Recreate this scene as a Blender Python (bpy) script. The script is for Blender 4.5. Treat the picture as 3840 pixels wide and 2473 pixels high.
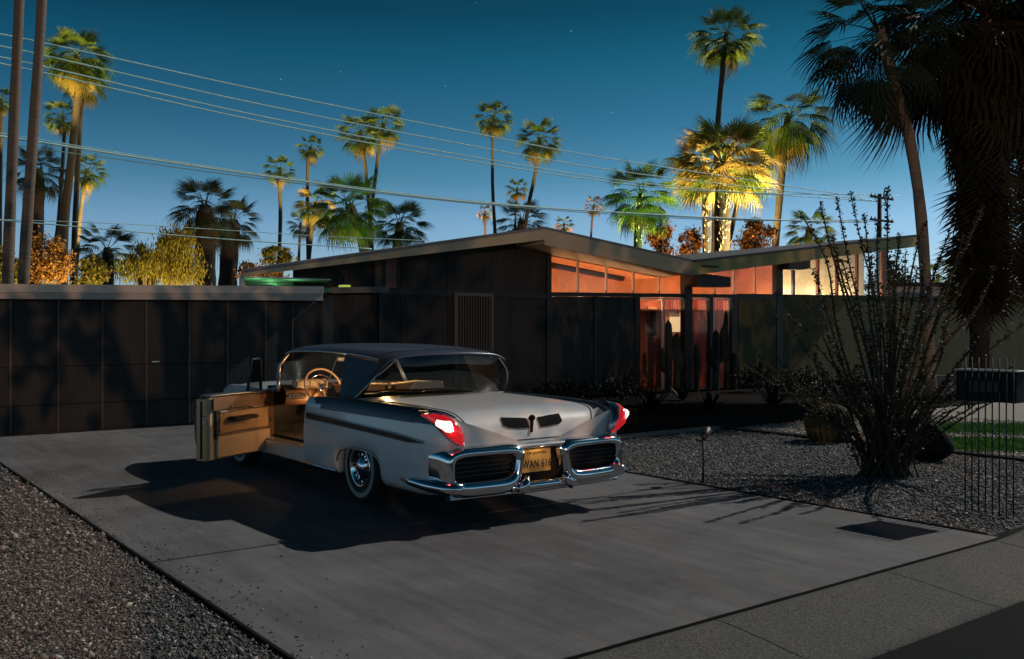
import bpy, math, random
import numpy as np
from mathutils import Vector, Matrix

for o in list(bpy.data.objects):
    bpy.data.objects.remove(o)
scene = bpy.context.scene
col = scene.collection
R = math.radians

# ------------------------------------------------------------------ camera
# world X = along the street, world Y = into the lot, Z up, metres
CAMZ = 1.65
FPX = 3509.0                     # focal length in pixels of the 3840 px photograph
YAW = math.atan2(2665.0, 3509.0)
CY, SY = math.cos(YAW), math.sin(YAW)
cd = bpy.data.cameras.new('camera')
cd.sensor_width = 36.0
cd.lens = FPX / 3840.0 * 36.0
cd.clip_start = 0.05
cd.clip_end = 2000.0
cam = bpy.data.objects.new('camera', cd)
cam.location = (0, 0, CAMZ)
cam.rotation_euler = (R(90), 0, -YAW)
col.objects.link(cam)
scene.camera = cam

# ------------------------------------------------------------------ sky and moon
MOON_EL = 38.0
MOON_DIR = Vector((1.0, -0.094, 0.0)).normalized()      # horizontal direction towards the moon
world = bpy.data.worlds.new('World')
scene.world = world
world.use_nodes = True
wn, wl = world.node_tree.nodes, world.node_tree.links
wn.clear()
w_out = wn.new('ShaderNodeOutputWorld')
w_bg = wn.new('ShaderNodeBackground')
sky = wn.new('ShaderNodeTexSky')
sky.sky_type = 'NISHITA'
sky.sun_disc = False
sky.sun_elevation = R(MOON_EL)
sky.sun_rotation = math.atan2(MOON_DIR.x, MOON_DIR.y)
sky.air_density = 1.0
sky.dust_density = 0.6
sky.ozone_density = 2.0
w_tint = wn.new('ShaderNodeMix'); w_tint.data_type = 'RGBA'; w_tint.blend_type = 'MULTIPLY'
w_tint.inputs['Factor'].default_value = 1.0
wl.new(sky.outputs['Color'], w_tint.inputs['A'])
w_tint.inputs['B'].default_value = (0.42, 1.0, 1.05, 1)
# a few faint stars
tc = wn.new('ShaderNodeTexCoord')
vor = wn.new('ShaderNodeTexVoronoi'); vor.inputs['Scale'].default_value = 34.0
wl.new(tc.outputs['Generated'], vor.inputs['Vector'])
lt = wn.new('ShaderNodeMath'); lt.operation = 'LESS_THAN'; lt.inputs[1].default_value = 0.030
wl.new(vor.outputs['Distance'], lt.inputs[0])
stc = wn.new('ShaderNodeMix'); stc.data_type = 'RGBA'; stc.blend_type = 'ADD'
wl.new(lt.outputs[0], stc.inputs['Factor'])
# the night sky deepens from a pale horizon to near black overhead
w_xyz = wn.new('ShaderNodeSeparateXYZ'); wl.new(tc.outputs['Generated'], w_xyz.inputs[0])
w_rmp = wn.new('ShaderNodeValToRGB'); wl.new(w_xyz.outputs['Z'], w_rmp.inputs['Fac'])
els = w_rmp.color_ramp.elements
stops = [(0.0, (3.4, 1.75, 2.2)), (0.111, (2.3, 1.41, 1.74)), (0.157, (1.09, 1.0, 1.15)), (0.215, (.51, .71, .84)),
         (0.277, (.17, .54, .61)), (0.32, (.095, .35, .39)), (0.5, (.05, .2, .22)), (1.0, (.03, .11, .12))]
for i, (p, c) in enumerate(stops):
    e = els[i] if i < 2 else els.new(p)
    e.position = p; e.color = (*[q / 4.2 for q in c], 1)
w_mul = wn.new('ShaderNodeMix'); w_mul.data_type = 'RGBA'; w_mul.blend_type = 'MULTIPLY'; w_mul.inputs['Factor'].default_value = 1.0
wl.new(w_tint.outputs['Result'], w_mul.inputs['A']); wl.new(w_rmp.outputs['Color'], w_mul.inputs['B'])
wl.new(w_mul.outputs['Result'], stc.inputs['A'])
stc.inputs['B'].default_value = (.38, .55, .62, 1)
wl.new(stc.outputs['Result'], w_bg.inputs['Color'])
w_bg.inputs['Strength'].default_value = 0.21
wl.new(w_bg.outputs[0], w_out.inputs[0])

ml = bpy.data.lights.new('moon', 'SUN')
ml.energy = 2.4
ml.angle = R(0.5)
ml.color = (1.0, 0.96, 0.90)
moon = bpy.data.objects.new('moon', ml)
md = Vector((MOON_DIR.x * math.cos(R(MOON_EL)), MOON_DIR.y * math.cos(R(MOON_EL)), math.sin(R(MOON_EL))))
moon.rotation_euler = md.to_track_quat('Z', 'Y').to_euler()
moon.location = (20, -5, 30)
col.objects.link(moon)

vs = scene.view_settings
vs.view_transform = 'Standard'
vs.look = 'None'
vs.exposure = 0.0
vs.gamma = 1.0
vs.use_curve_mapping = False

# ------------------------------------------------------------------ measuring helpers
def ray(px, py):
    xc = (px - 1920.0) / FPX
    return (CY * xc + SY, -SY * xc + CY, (1236.5 - py) / FPX)
def P(px, py, D):
    u, v, z = ray(px, py); return Vector((u * D, v * D, CAMZ + z * D))
def PV(px, py, v0):
    u, v, z = ray(px, py); D = v0 / v; return Vector((u * D, v0, CAMZ + z * D))
def PG(px, py, z0=0.0):
    u, v, z = ray(px, py); D = (z0 - CAMZ) / z; return Vector((u * D, v * D, z0))
S = 3840.0 / 2391.0              # measurements taken on a 2391 px wide view

# ------------------------------------------------------------------ materials
MATS = {}
def mat(name, color, rough=0.6, metal=0.0, var=0.0, vscale=8.0, bump=0.0, bscale=60.0, coat=0.0,
        emit=None, estr=0.0, spec=0.5, color2=None, stretch=None):
    if name in MATS: return MATS[name]
    m = bpy.data.materials.new(name); m.use_nodes = True
    nt = m.node_tree; n, l = nt.nodes, nt.links
    b = n['Principled BSDF']
    b.inputs['Base Color'].default_value = (*color, 1)
    b.inputs['Roughness'].default_value = rough
    b.inputs['Metallic'].default_value = metal
    b.inputs['Specular IOR Level'].default_value = spec
    if coat: b.inputs['Coat Weight'].default_value = coat; b.inputs['Coat Roughness'].default_value = 0.05
    if emit:
        b.inputs['Emission Color'].default_value = (*emit, 1); b.inputs['Emission Strength'].default_value = estr
    if var or bump or color2:
        t = n.new('ShaderNodeTexCoord')
        src = t.outputs['Object']
        if stretch:
            mp = n.new('ShaderNodeMapping'); mp.inputs['Scale'].default_value = stretch
            l.new(src, mp.inputs['Vector']); src = mp.outputs['Vector']
    if var or color2:
        nz = n.new('ShaderNodeTexNoise'); nz.inputs['Scale'].default_value = vscale
        nz.inputs['Detail'].default_value = 6; nz.inputs['Roughness'].default_value = 0.65
        l.new(src, nz.inputs['Vector'])
        rp = n.new('ShaderNodeValToRGB')
        c2 = color2 or tuple(min(1, c * (1 + var)) for c in color)
        c1 = color if color2 else tuple(c * (1 - var) for c in color)
        rp.color_ramp.elements[0].position = 0.3; rp.color_ramp.elements[1].position = 0.7
        rp.color_ramp.elements[0].color = (*c1, 1); rp.color_ramp.elements[1].color = (*c2, 1)
        l.new(nz.outputs['Fac'], rp.inputs['Fac']); l.new(rp.outputs['Color'], b.inputs['Base Color'])
    if bump:
        nb = n.new('ShaderNodeTexNoise'); nb.inputs['Scale'].default_value = bscale; nb.inputs['Detail'].default_value = 4
        l.new(src, nb.inputs['Vector'])
        bp = n.new('ShaderNodeBump'); bp.inputs['Strength'].default_value = bump; bp.inputs['Distance'].default_value = 0.02
        l.new(nb.outputs['Fac'], bp.inputs['Height']); l.new(bp.outputs['Normal'], b.inputs['Normal'])
    MATS[name] = m
    return m

def leaf_mat(name, c1, c2, trans=0.25):
    m = bpy.data.materials.new(name); m.use_nodes = True
    nt = m.node_tree; n, l = nt.nodes, nt.links
    b = n['Principled BSDF']; out = n['Material Output']
    t = n.new('ShaderNodeTexCoord'); nz = n.new('ShaderNodeTexNoise'); nz.inputs['Scale'].default_value = 3.0
    l.new(t.outputs['Object'], nz.inputs['Vector'])
    oi = n.new('ShaderNodeObjectInfo')
    ad = n.new('ShaderNodeMath'); ad.operation = 'ADD'
    ml_ = n.new('ShaderNodeMath'); ml_.operation = 'MULTIPLY'; ml_.inputs[1].default_value = 0.6
    l.new(oi.outputs['Random'], ml_.inputs[0]); l.new(ml_.outputs[0], ad.inputs[0])
    sb = n.new('ShaderNodeMath'); sb.operation = 'SUBTRACT'; sb.inputs[1].default_value = 0.3
    l.new(nz.outputs['Fac'], sb.inputs[0]); l.new(sb.outputs[0], ad.inputs[1])
    mx = n.new('ShaderNodeMix'); mx.data_type = 'RGBA'
    l.new(ad.outputs[0], mx.inputs['Factor'])
    mx.inputs['A'].default_value = (*c1, 1); mx.inputs['B'].default_value = (*c2, 1)
    l.new(mx.outputs['Result'], b.inputs['Base Color'])
    b.inputs['Roughness'].default_value = 0.5
    b.inputs['Specular IOR Level'].default_value = 0.05
    tr = n.new('ShaderNodeBsdfTranslucent'); l.new(mx.outputs['Result'], tr.inputs['Color'])
    ms = n.new('ShaderNodeMixShader'); ms.inputs[0].default_value = trans
    l.new(b.outputs[0], ms.inputs[1]); l.new(tr.outputs[0], ms.inputs[2]); l.new(ms.outputs[0], out.inputs[0])
    MATS[name] = m
    return m

def glass_mat(name, tint, refl=0.12):
    m = bpy.data.materials.new(name); m.use_nodes = True
    n, l = m.node_tree.nodes, m.node_tree.links
    out = n['Material Output']; n.remove(n['Principled BSDF'])
    tr = n.new('ShaderNodeBsdfTransparent'); tr.inputs['Color'].default_value = (*tint, 1)
    gl = n.new('ShaderNodeBsdfGlossy'); gl.inputs['Roughness'].default_value = 0.02
    lw = n.new('ShaderNodeFresnel'); lw.inputs['IOR'].default_value = 1.45
    ms = n.new('ShaderNodeMixShader')
    ge = n.new('ShaderNodeNewGeometry'); iv = n.new('ShaderNodeMath'); iv.operation = 'SUBTRACT'; iv.inputs[0].default_value = 1.0
    l.new(ge.outputs['Backfacing'], iv.inputs[1])
    mu = n.new('ShaderNodeMath'); mu.operation = 'MULTIPLY'; l.new(lw.outputs[0], mu.inputs[0]); l.new(iv.outputs[0], mu.inputs[1])
    l.new(mu.outputs[0], ms.inputs[0]); l.new(tr.outputs[0], ms.inputs[1]); l.new(gl.outputs[0], ms.inputs[2])
    l.new(ms.outputs[0], out.inputs[0])
    MATS[name] = m
    return m

def vcol_mat(name, rough=0.8):
    m = bpy.data.materials.new(name); m.use_nodes = True
    n, l = m.node_tree.nodes, m.node_tree.links
    a = n.new('ShaderNodeAttribute'); a.attribute_name = 'tone'
    l.new(a.outputs['Color'], n['Principled BSDF'].inputs['Base Color'])
    n['Principled BSDF'].inputs['Roughness'].default_value = rough
    MATS[name] = m
    return m

# ------------------------------------------------------------------ mesh helpers
class MB:
    def __init__(s): s.v = []; s.f = []; s.m = []; s.s = []
    def add(s, vs_, fs, m=0, smooth=False):
        b = len(s.v); s.v += [tuple(v) for v in vs_]
        for f in fs:
            s.f.append(tuple(i + b for i in f)); s.m.append(m); s.s.append(smooth)
        return s
    def box(s, x0, x1, y0, y1, z0, z1, m=0):
        vs_ = [(x0,y0,z0),(x1,y0,z0),(x1,y1,z0),(x0,y1,z0),(x0,y0,z1),(x1,y0,z1),(x1,y1,z1),(x0,y1,z1)]
        return s.add(vs_, [(0,3,2,1),(4,5,6,7),(0,1,5,4),(1,2,6,5),(2,3,7,6),(3,0,4,7)], m)
    def rbox(s, c, size, M=None, m=0, bev=0.0):
        a, b_, c_ = (d / 2 for d in size)
        pts = []
        if bev <= 0:
            t = MB(); t.box(-a, a, -b_, b_, -c_, c_)
            pts, fs = t.v, t.f
        else:
            e = min(bev, a * .9, b_ * .9, c_ * .9)
            pts = []; 
            for sx in (-1,1):
                for sy in (-1,1):
                    for sz in (-1,1):
                        pts += [(sx*a, sy*(b_-e), sz*(c_-e)), (sx*(a-e), sy*b_, sz*(c_-e)), (sx*(a-e), sy*(b_-e), sz*c_)]
            import bmesh
            bm = bmesh.new()
            for p in pts: bm.verts.new(p)
            r = bmesh.ops.convex_hull(bm, input=bm.verts)
            bm.verts.index_update()
            pts = [tuple(v.co) for v in bm.verts]; fs = [tuple(v.index for v in f.verts) for f in bm.faces]
            bm.free()
        M = M or Matrix.Identity(3)
        C = Vector(c)
        return s.add([C + M @ Vector(p) for p in pts], fs, m)
    def tube(s, pts, rad, n=8, m=0, caps=True, smooth=True, flat=1.0):
        pts = [Vector(p) for p in pts]; k = len(pts)
        rad = rad if isinstance(rad, (list, tuple)) else [rad] * k
        vs_ = []; prev = None
        for i, p in enumerate(pts):
            d = (pts[min(i+1,k-1)] - pts[max(i-1,0)])
            if d.length < 1e-9: d = Vector((0,0,1))
            d.normalize()
            if prev is None:
                a = Vector((0,0,1)) if abs(d.z) < .9 else Vector((1,0,0))
                prev = d.cross(a).normalized()
            x = (prev - d * prev.dot(d))
            if x.length < 1e-6: x = d.orthogonal()
            x.normalize(); y = d.cross(x); prev = x
            for j in range(n):
                t = 2 * math.pi * j / n
                vs_.append(p + x * (math.cos(t) * rad[i]) + y * (math.sin(t) * rad[i] * flat))
        fs = []
        for i in range(k - 1):
            for j in range(n):
                fs.append((i*n+j, i*n+(j+1)%n, (i+1)*n+(j+1)%n, (i+1)*n+j))
        s.add(vs_, fs, m, smooth)
        if caps:
            b = len(s.v) - len(vs_)
            s.f.append(tuple(b + j for j in reversed(range(n)))); s.m.append(m); s.s.append(False)
            s.f.append(tuple(b + (k-1)*n + j for j in range(n))); s.m.append(m); s.s.append(False)
        return s
    def grid(s, fn, nu, nv, m=0, smooth=True, mfn=None, wrap_u=False, flip=False):
        vs_ = [fn(i / (nu if wrap_u else nu - 1), j / (nv - 1)) for i in range(nu) for j in range(nv)]
        b = len(s.v); s.v += [tuple(v) for v in vs_]
        for i in range(nu if wrap_u else nu - 1):
            for j in range(nv - 1):
                i2 = (i + 1) % nu
                q = (i*nv+j, i2*nv+j, i2*nv+j+1, i*nv+j+1)
                if flip: q = q[::-1]
                s.f.append(tuple(b + t for t in q)); s.m.append(mfn(i, j) if mfn else m); s.s.append(smooth)
        return s
    def lathe(s, prof, n=32, M=None, c=(0,0,0), m=0, smooth=True):
        M = M or Matrix.Identity(3); c = Vector(c)
        def fn(u, v):
            i = int(round(v * (len(prof) - 1))); r_, z = prof[i]; a = u * 2 * math.pi
            return c + M @ Vector((r_ * math.cos(a), r_ * math.sin(a), z))
        return s.grid(fn, n, len(prof), m, smooth, wrap_u=True)
    def prism(s, poly, y0, y1, m=0):
        """polygon in the X-Z plane pushed from y0 to y1"""
        n = len(poly)
        vs_ = [(x, y0, z) for x, z in poly] + [(x, y1, z) for x, z in poly]
        fs = [tuple(range(n)), tuple(reversed(range(n, 2*n)))]
        fs += [(i, n + i, n + (i+1) % n, (i+1) % n) for i in range(n)]
        return s.add(vs_, fs, m)
    def build(s, name, mats, parent=None, loc=None, kind=None):
        me = bpy.data.meshes.new(name)
        me.from_pydata(s.v, [], s.f)
        mats = mats if isinstance(mats, (list, tuple)) else [mats]
        for q in mats: me.materials.append(q)
        me.polygons.foreach_set('material_index', s.m)
        me.polygons.foreach_set('use_smooth', s.s)
        me.update()
        o = bpy.data.objects.new(name, me); col.objects.link(o)
        if parent is not None: o.parent = parent
        if loc is not None: o.location = loc
        if kind: o['kind'] = kind
        return o

def tag(o, label=None, cat=None, group=None, kind=None):
    if label: o['label'] = label
    if cat: o['category'] = cat
    if group: o['group'] = group
    if kind: o['kind'] = kind
    return o
def thing(name, loc, label, cat, group=None, rz=0.0):
    o = bpy.data.objects.new(name, None); o.empty_display_size = 0.2
    o.location = loc; o.rotation_euler = (0, 0, rz); col.objects.link(o)
    return tag(o, label, cat, group)
def inst(name, mesh, parent, M=None):
    o = bpy.data.objects.new(name, mesh); col.objects.link(o); o.parent = parent
    if M is not None: o.matrix_local = M
    return o
def lamp(name, kind, loc, power, color, radius=0.05, parent=None, target=None, cone=60, blend=0.6):
    d = bpy.data.lights.new(name, kind); d.energy = power; d.color = color
    if kind in ('POINT', 'SPOT'): d.shadow_soft_size = radius
    if kind == 'SPOT': d.spot_size = R(cone); d.spot_blend = blend
    o = bpy.data.objects.new(name, d); o.location = loc; col.objects.link(o)
    if parent is not None: o.parent = parent
    if target is not None:
        o.rotation_euler = (Vector(target) - Vector(loc)).to_track_quat('-Z', 'Y').to_euler()
    return o
def hermite(keys, y):
    ks = keys
    if y <= ks[0][0]: return ks[0][1]
    if y >= ks[-1][0]: return ks[-1][1]
    for i in range(len(ks) - 1):
        if ks[i][0] <= y <= ks[i+1][0]:
            x0, y0 = ks[i]; x1, y1 = ks[i+1]; h = x1 - x0
            d = (y1 - y0) / h
            dm = (y0 - ks[i-1][1]) / (x0 - ks[i-1][0]) if i > 0 else d
            dp = (ks[i+2][1] - y1) / (ks[i+2][0] - x1) if i + 2 < len(ks) else d
            m0 = 0 if dm * d <= 0 else 2 * dm * d / (dm + d)
            m1 = 0 if dp * d <= 0 else 2 * dp * d / (dp + d)
            t = (y - x0) / h
            return ((2*t**3-3*t**2+1)*y0 + (t**3-2*t**2+t)*h*m0 + (-2*t**3+3*t**2)*y1 + (t**3-t**2)*h*m1)

def wbuild(mb, name, mats, parent, kind=None):
    """build in world coordinates under a parent that only has a location"""
    o = mb.build(name, mats, parent, kind=kind)
    o.matrix_parent_inverse = Matrix.Translation(-Vector(parent.location))
    return o

rng = np.random.default_rng(7)
random.seed(11)

# ================================================================== GROUND
DU0, DU1 = 1.97, 7.58            # driveway
DV0, DV1 = 3.56, 16.22
KV0 = 2.77                       # gutter edge of the street
m_dirt = mat('dirt', (0.085, 0.075, 0.065), 0.95, var=0.35, vscale=3.0, bump=0.5, bscale=90)
m_conc = mat('driveway_concrete', (0.135, 0.13, 0.125), 0.78, var=0.16, vscale=1.1, bump=0.12, bscale=220, stretch=(1.0, 0.28, 1.0))
def concrete(name, c, stain=.46):
    m = bpy.data.materials.new(name); m.use_nodes = True
    n, l = m.node_tree.nodes, m.node_tree.links; b = n['Principled BSDF']
    t = n.new('ShaderNodeTexCoord')
    def noise(sc, det, scale3=None):
        q = n.new('ShaderNodeTexNoise'); q.inputs['Scale'].default_value = sc; q.inputs['Detail'].default_value = det; q.inputs['Roughness'].default_value = .68
        if scale3:
            mp = n.new('ShaderNodeMapping'); mp.inputs['Scale'].default_value = scale3; l.new(t.outputs['Object'], mp.inputs['Vector']); l.new(mp.outputs['Vector'], q.inputs['Vector'])
        else: l.new(t.outputs['Object'], q.inputs['Vector'])
        return q.outputs['Fac']
    def rng_(x, a, b_, c_, d):
        q = n.new('ShaderNodeMapRange'); l.new(x, q.inputs['Value']); q.inputs['From Min'].default_value = a; q.inputs['From Max'].default_value = b_; q.inputs['To Min'].default_value = c_; q.inputs['To Max'].default_value = d
        return q.outputs[0]
    def mul(x, y):
        q = n.new('ShaderNodeMath'); q.operation = 'MULTIPLY'; l.new(x, q.inputs[0]); l.new(y, q.inputs[1]); return q.outputs[0]
    f = mul(rng_(noise(.55, 8), .3, .7, 1 - stain, 1 + stain * .7), rng_(noise(1.0, 6, (7.0, .55, 1.0)), .3, .7, .74, 1.20))   # blotches, broom strokes
    f = mul(f, rng_(noise(45, 3), .3, .7, .88, 1.1))
    f = mul(f, rng_(noise(2.6, 5, (1, 1, 1)), .60, .72, 1.0, .72))                                                              # darker drips
    vo = n.new('ShaderNodeTexVoronoi'); vo.inputs['Scale'].default_value = 7.0; l.new(t.outputs['Object'], vo.inputs['Vector'])
    f = mul(f, rng_(vo.outputs['Distance'], .02, .05, .35, 1.0))                                                                # specks
    mx = n.new('ShaderNodeMix'); mx.data_type = 'RGBA'; mx.blend_type = 'MULTIPLY'; mx.inputs['Factor'].default_value = 1.0
    mx.inputs['A'].default_value = (*c, 1); l.new(f, mx.inputs['B']); l.new(mx.outputs['Result'], b.inputs['Base Color'])
    b.inputs['Roughness'].default_value = .8; b.inputs['Specular IOR Level'].default_value = .3
    bp = n.new('ShaderNodeBump'); bp.inputs['Strength'].default_value = .25; bp.inputs['Distance'].default_value = .01
    l.new(noise(160, 4), bp.inputs['Height']); l.new(bp.outputs['Normal'], b.inputs['Normal'])
    return m
m_conc = concrete('driveway_concrete_worn', (.134, .131, .131))
m_kerb = mat('kerb_concrete', (0.095, 0.089, 0.078), 0.92, var=0.75, vscale=60.0, bump=0.8, bscale=120)
m_asph = mat('asphalt', (0.011, 0.011, 0.012), 0.95, spec=.15, var=0.3, vscale=40.0, bump=0.6, bscale=300)
m_edge = mat('dark_steel_edging', (0.012, 0.012, 0.012), 0.9, spec=.1)
m_joint = mat('joint_filler', (0.006, 0.006, 0.006), 0.98, spec=.05)

g = MB(); g.add([(-400,-400,-0.09),(400,-400,-0.09),(400,400,-0.09),(-400,400,-0.09)], [(0,1,2,3)])
tag(g.build('ground', m_dirt), kind='structure')
# yard surface from the kerb to the house (left bed, right bed, planting strip)
def sheet(name, x0, x1, y0, y1, z, m):
    b = MB(); b.box(x0, x1, y0, y1, z - 0.06, z, 0)
    o = b.build(name, m); tag(o, kind='structure'); return o
m_bedl = mat('gravel_base_left', (0.075, 0.066, 0.06), 0.95, var=0.5, vscale=70, bump=0.9, bscale=90)
m_bedr = mat('gravel_base_right', (0.075, 0.072, 0.07), 0.95, var=0.5, vscale=70, bump=0.9, bscale=90)
m_moonlit = mat('moonlit_gravel_base', (0.30, 0.27, 0.23), 0.95, var=0.3, vscale=60, bump=0.6, bscale=90)  # moonlight between shadows put into the gravel colour
sheet('gravel_bed_left', -30, DU0 - 0.03, DV0 - 0.1, 40, -0.012, m_bedl)
sheet('gravel_bed_right', DU1 + 0.03, 12.2, DV0 + 0.12, 10.3, -0.010, m_bedr)
sheet('planting_strip', DU1 + 0.03, 60, 10.52, 17.55, -0.014, mat('mulch', (0.010, 0.009, 0.008), 0.98, spec=.05, var=0.4, vscale=20, bump=0.7, bscale=60))
sheet('moonlit_gravel_sheet', 12.42, 60, DV0 + 0.12, 10.3, -0.012, m_moonlit)
sheet('street', -120, 120, -60, KV0, -0.075, m_asph)

drive = tag(MB().box(DU0 - 0.01, DU1 + 0.01, DV0, DV1, -0.085, -0.007).build('driveway', m_joint), kind='structure')
jv = [DV0 + 0.012, 6.83, 10.18, 13.62, DV1]
for i in range(4):
    a, b_ = jv[i] + 0.019, jv[i+1] - 0.019
    MB().rbox(((DU0 + DU1) / 2, (a + b_) / 2, -0.04), (DU1 - DU0, b_ - a, 0.08), bev=0.004).build('slab', m_conc, drive)

# gravel-bed edging along the drive
for nm, x in (('steel_edging', DU0 - 0.018), ('steel_edging', DU1 + 0.018)):
    o = MB().box(x - 0.010, x + 0.010, DV0 + 0.13, DV1, -0.05, 0.012).build(nm, m_edge)
    tag(o, 'thin dark steel edging between driveway and the ' + ('brown gravel bed' if x < 4 else 'grey gravel bed'), 'edging')
b = MB()
hd = thing('concrete_border', (12.3, 10.4, 0), 'pale concrete border strip turning a corner round the grey gravel bed', 'border')
wbuild(MB().box(DU1 + 0.04, 12.2, 10.31, 10.40, -0.05, 0.03), 'border_strip', mat('border_concrete', (0.22, 0.21, 0.19), 0.85, var=0.2, vscale=9), hd)
wbuild(MB().box(DU1 + 0.04, 12.2, 10.43, 10.51, -0.05, 0.03), 'border_strip', MATS['border_concrete'], hd)
wbuild(MB().box(12.22, 12.41, 3.9, 10.51, -0.05, 0.025), 'border_strip', m_edge, hd)

# rolled kerb and gutter, in cast lengths
kerb = tag(MB().box(-40, 60, KV0, DV0, -0.12, -0.088).build('kerb', m_joint), kind='structure')
us = [-8.6, -7.0, -5.4, -3.9, -2.3, -0.7, 0.95, 2.55, 4.15, 5.9, 7.42]
def kerb_piece(u0, u1, h0, h1):
    def prof(h):
        return [(DV0 - 0.008, -0.1), (DV0 - 0.008, h * 1.0 - 0.006), (DV0 - 0.06, h - 0.001), (DV0 - 0.2, h * 0.85 - 0.012),
                (DV0 - 0.38, h * 0.3 - 0.030), (DV0 - 0.52, -0.048), (DV0 - 0.66, -0.062), (KV0 + 0.004, -0.066), (KV0 + 0.004, -0.1)]
    n = 10
    def fn(s_, t):
        u = u0 + (u1 - u0) * s_
        e = s_ * s_ * (3 - 2 * s_)
        p = prof(h0 + (h1 - h0) * e)[int(round(t * 8))]
        return (u, p[0], p[1])
    q = MB(); q.grid(fn, n, 9, smooth=True, flip=True)
    for s_ in (0, 1):
        q.add([fn(s_, j / 8) for j in range(9)], [tuple(range(9)) if s_ else tuple(reversed(range(9)))])
    return q.build('kerb_stone', m_kerb, kerb)
for i in range(len(us) - 1):
    kerb_piece(us[i] + 0.005, us[i+1] - 0.005, 0, 0)
kerb_piece(7.43, 9.0, 0.0, 0.10)
for i in range(8): kerb_piece(9.01 + i * 1.6, 10.6 + i * 1.6, 0.10, 0.10)

# gravel ------------------------------------------------------------
m_stone = vcol_mat('gravel_stones', 0.85)
def stones(name, pts, sizes, tones, label=None, z=-0.012):
    n = len(pts)
    base = np.array([(1,0,0),(0,1,0),(-1,0,0),(0,-1,0),(0,0,1),(0,0,-1)], float)
    fi = np.array([(0,1,4),(1,2,4),(2,3,4),(3,0,4),(1,0,5),(2,1,5),(3,2,5),(0,3,5)])
    a = rng.uniform(0, 6.28, n); ca, sa = np.cos(a), np.sin(a)
    sc = sizes[:, None] * rng.uniform(0.6, 1.25, (n, 3)); sc[:, 2] *= 0.7
    V = base[None] * sc[:, None, :]
    V += rng.normal(0, 0.18, V.shape) * sizes[:, None, None]
    x = V[:, :, 0] * ca[:, None] - V[:, :, 1] * sa[:, None]; y = V[:, :, 0] * sa[:, None] + V[:, :, 1] * ca[:, None]
    tilt = rng.uniform(-.6, .6, n)[:, None]
    zz = V[:, :, 2] * np.cos(tilt) + x * np.sin(tilt)
    W_ = np.stack([x + pts[:, 0:1], y + pts[:, 1:2], zz + z + sizes[:, None] * 0.35], -1).reshape(-1, 3)
    F = (fi[None] + (np.arange(n) * 6)[:, None, None]).reshape(-1, 3)
    me = bpy.data.meshes.new(name)
    me.vertices.add(len(W_)); me.vertices.foreach_set('co', W_.ravel())
    me.loops.add(F.size); me.loops.foreach_set('vertex_index', F.ravel().astype(np.int32))
    me.polygons.add(len(F)); me.polygons.foreach_set('loop_start', np.arange(0, F.size, 3, dtype=np.int32))
    ca_ = me.color_attributes.new('tone', 'FLOAT_COLOR', 'POINT')
    T = np.ones((n, 6, 4)); T[:, :, :3] = tones[:, None, :]
    ca_.data.foreach_set('color', T.ravel())
    me.materials.append(m_stone); me.update(calc_edges=True)
    o = bpy.data.objects.new(name, me); col.objects.link(o)
    if label: tag(o, label, 'gravel')
    o['kind'] = 'stuff'
    return o
def tones(n, cols, w, jit=0.25):
    c = np.array(cols)[rng.choice(len(cols), n, p=np.array(w) / sum(w))]
    return np.clip(c * rng.uniform(1 - jit, 1 + jit, (n, 1)) * rng.uniform(0.94, 1.06, (n, 3)), 0.005, 0.8)
def scatter(x0, x1, y0, y1, dens):
    n = int((x1 - x0) * (y1 - y0) * dens)
    return np.stack([rng.uniform(x0, x1, n), rng.uniform(y0, y1, n)], -1)
pl = np.concatenate([scatter(-1.2, DU0 - 0.035, DV0 - 0.05, 7.5, 2600), scatter(-3.5, DU0 - 0.035, 7.5, 11, 700), scatter(-6, DU0 - 0.035, 11, 16, 260)])
sz = np.concatenate([rng.uniform(0.006, 0.0135, int((DU0-.035+1.2)*(7.5-DV0+.05)*2600)), rng.uniform(0.011, 0.021, int((DU0-.035+3.5)*3.5*700)), rng.uniform(0.014, 0.026, int((DU0-.035+6)*5*260))]); sz = sz * np.where(rng.random(len(sz)) < .05, 1.9, 1.0)
stray = np.stack([DU0 + rng.exponential(.16, 420), rng.uniform(DV0 + .05, 12, 420)], -1)
stones('gravel', stray, rng.uniform(.005, .011, 420), tones(420, [(.05,.046,.043),(.2,.18,.16),(.3,.22,.18)], [2, 2, 1]), 'stray gravel chips spilled on the driveway edge', z=.002)
LC = [(.05,.047,.045),(.125,.117,.11),(.195,.175,.16),(.36,.335,.31),(.22,.175,.155)]
stones('gravel', pl, sz[:len(pl)], tones(len(pl), LC, [4, 4, 2.5, 1.0, 1.5]), 'loose brown and grey gravel beside the driveway')
pr = np.concatenate([scatter(DU1 + 0.04, 12.2, DV0 + 0.13, 7.0, 900), scatter(DU1 + 0.04, 12.2, 7.0, 10.3, 500)])
RC = [(.035,.035,.036),(.10,.098,.095),(.18,.175,.17),(.42,.41,.40)]
stones('gravel', pr, rng.uniform(0.010, 0.020, len(pr)), tones(len(pr), RC, [4, 4, 3, 1.2]), 'loose dark grey gravel round the spiny shrub')
pp = scatter(12.45, 17.5, 4.5, 10.3, 260)  # pale stone tones carry the same painted moonlight
stones('gravel', pp, rng.uniform(0.015, 0.028, len(pp)), tones(len(pp), [(.34,.30,.26),(.24,.21,.18),(.45,.4,.35)], [2, 2, 1]), 'gravel coloured pale as if moonlit beyond the concrete border')

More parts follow.
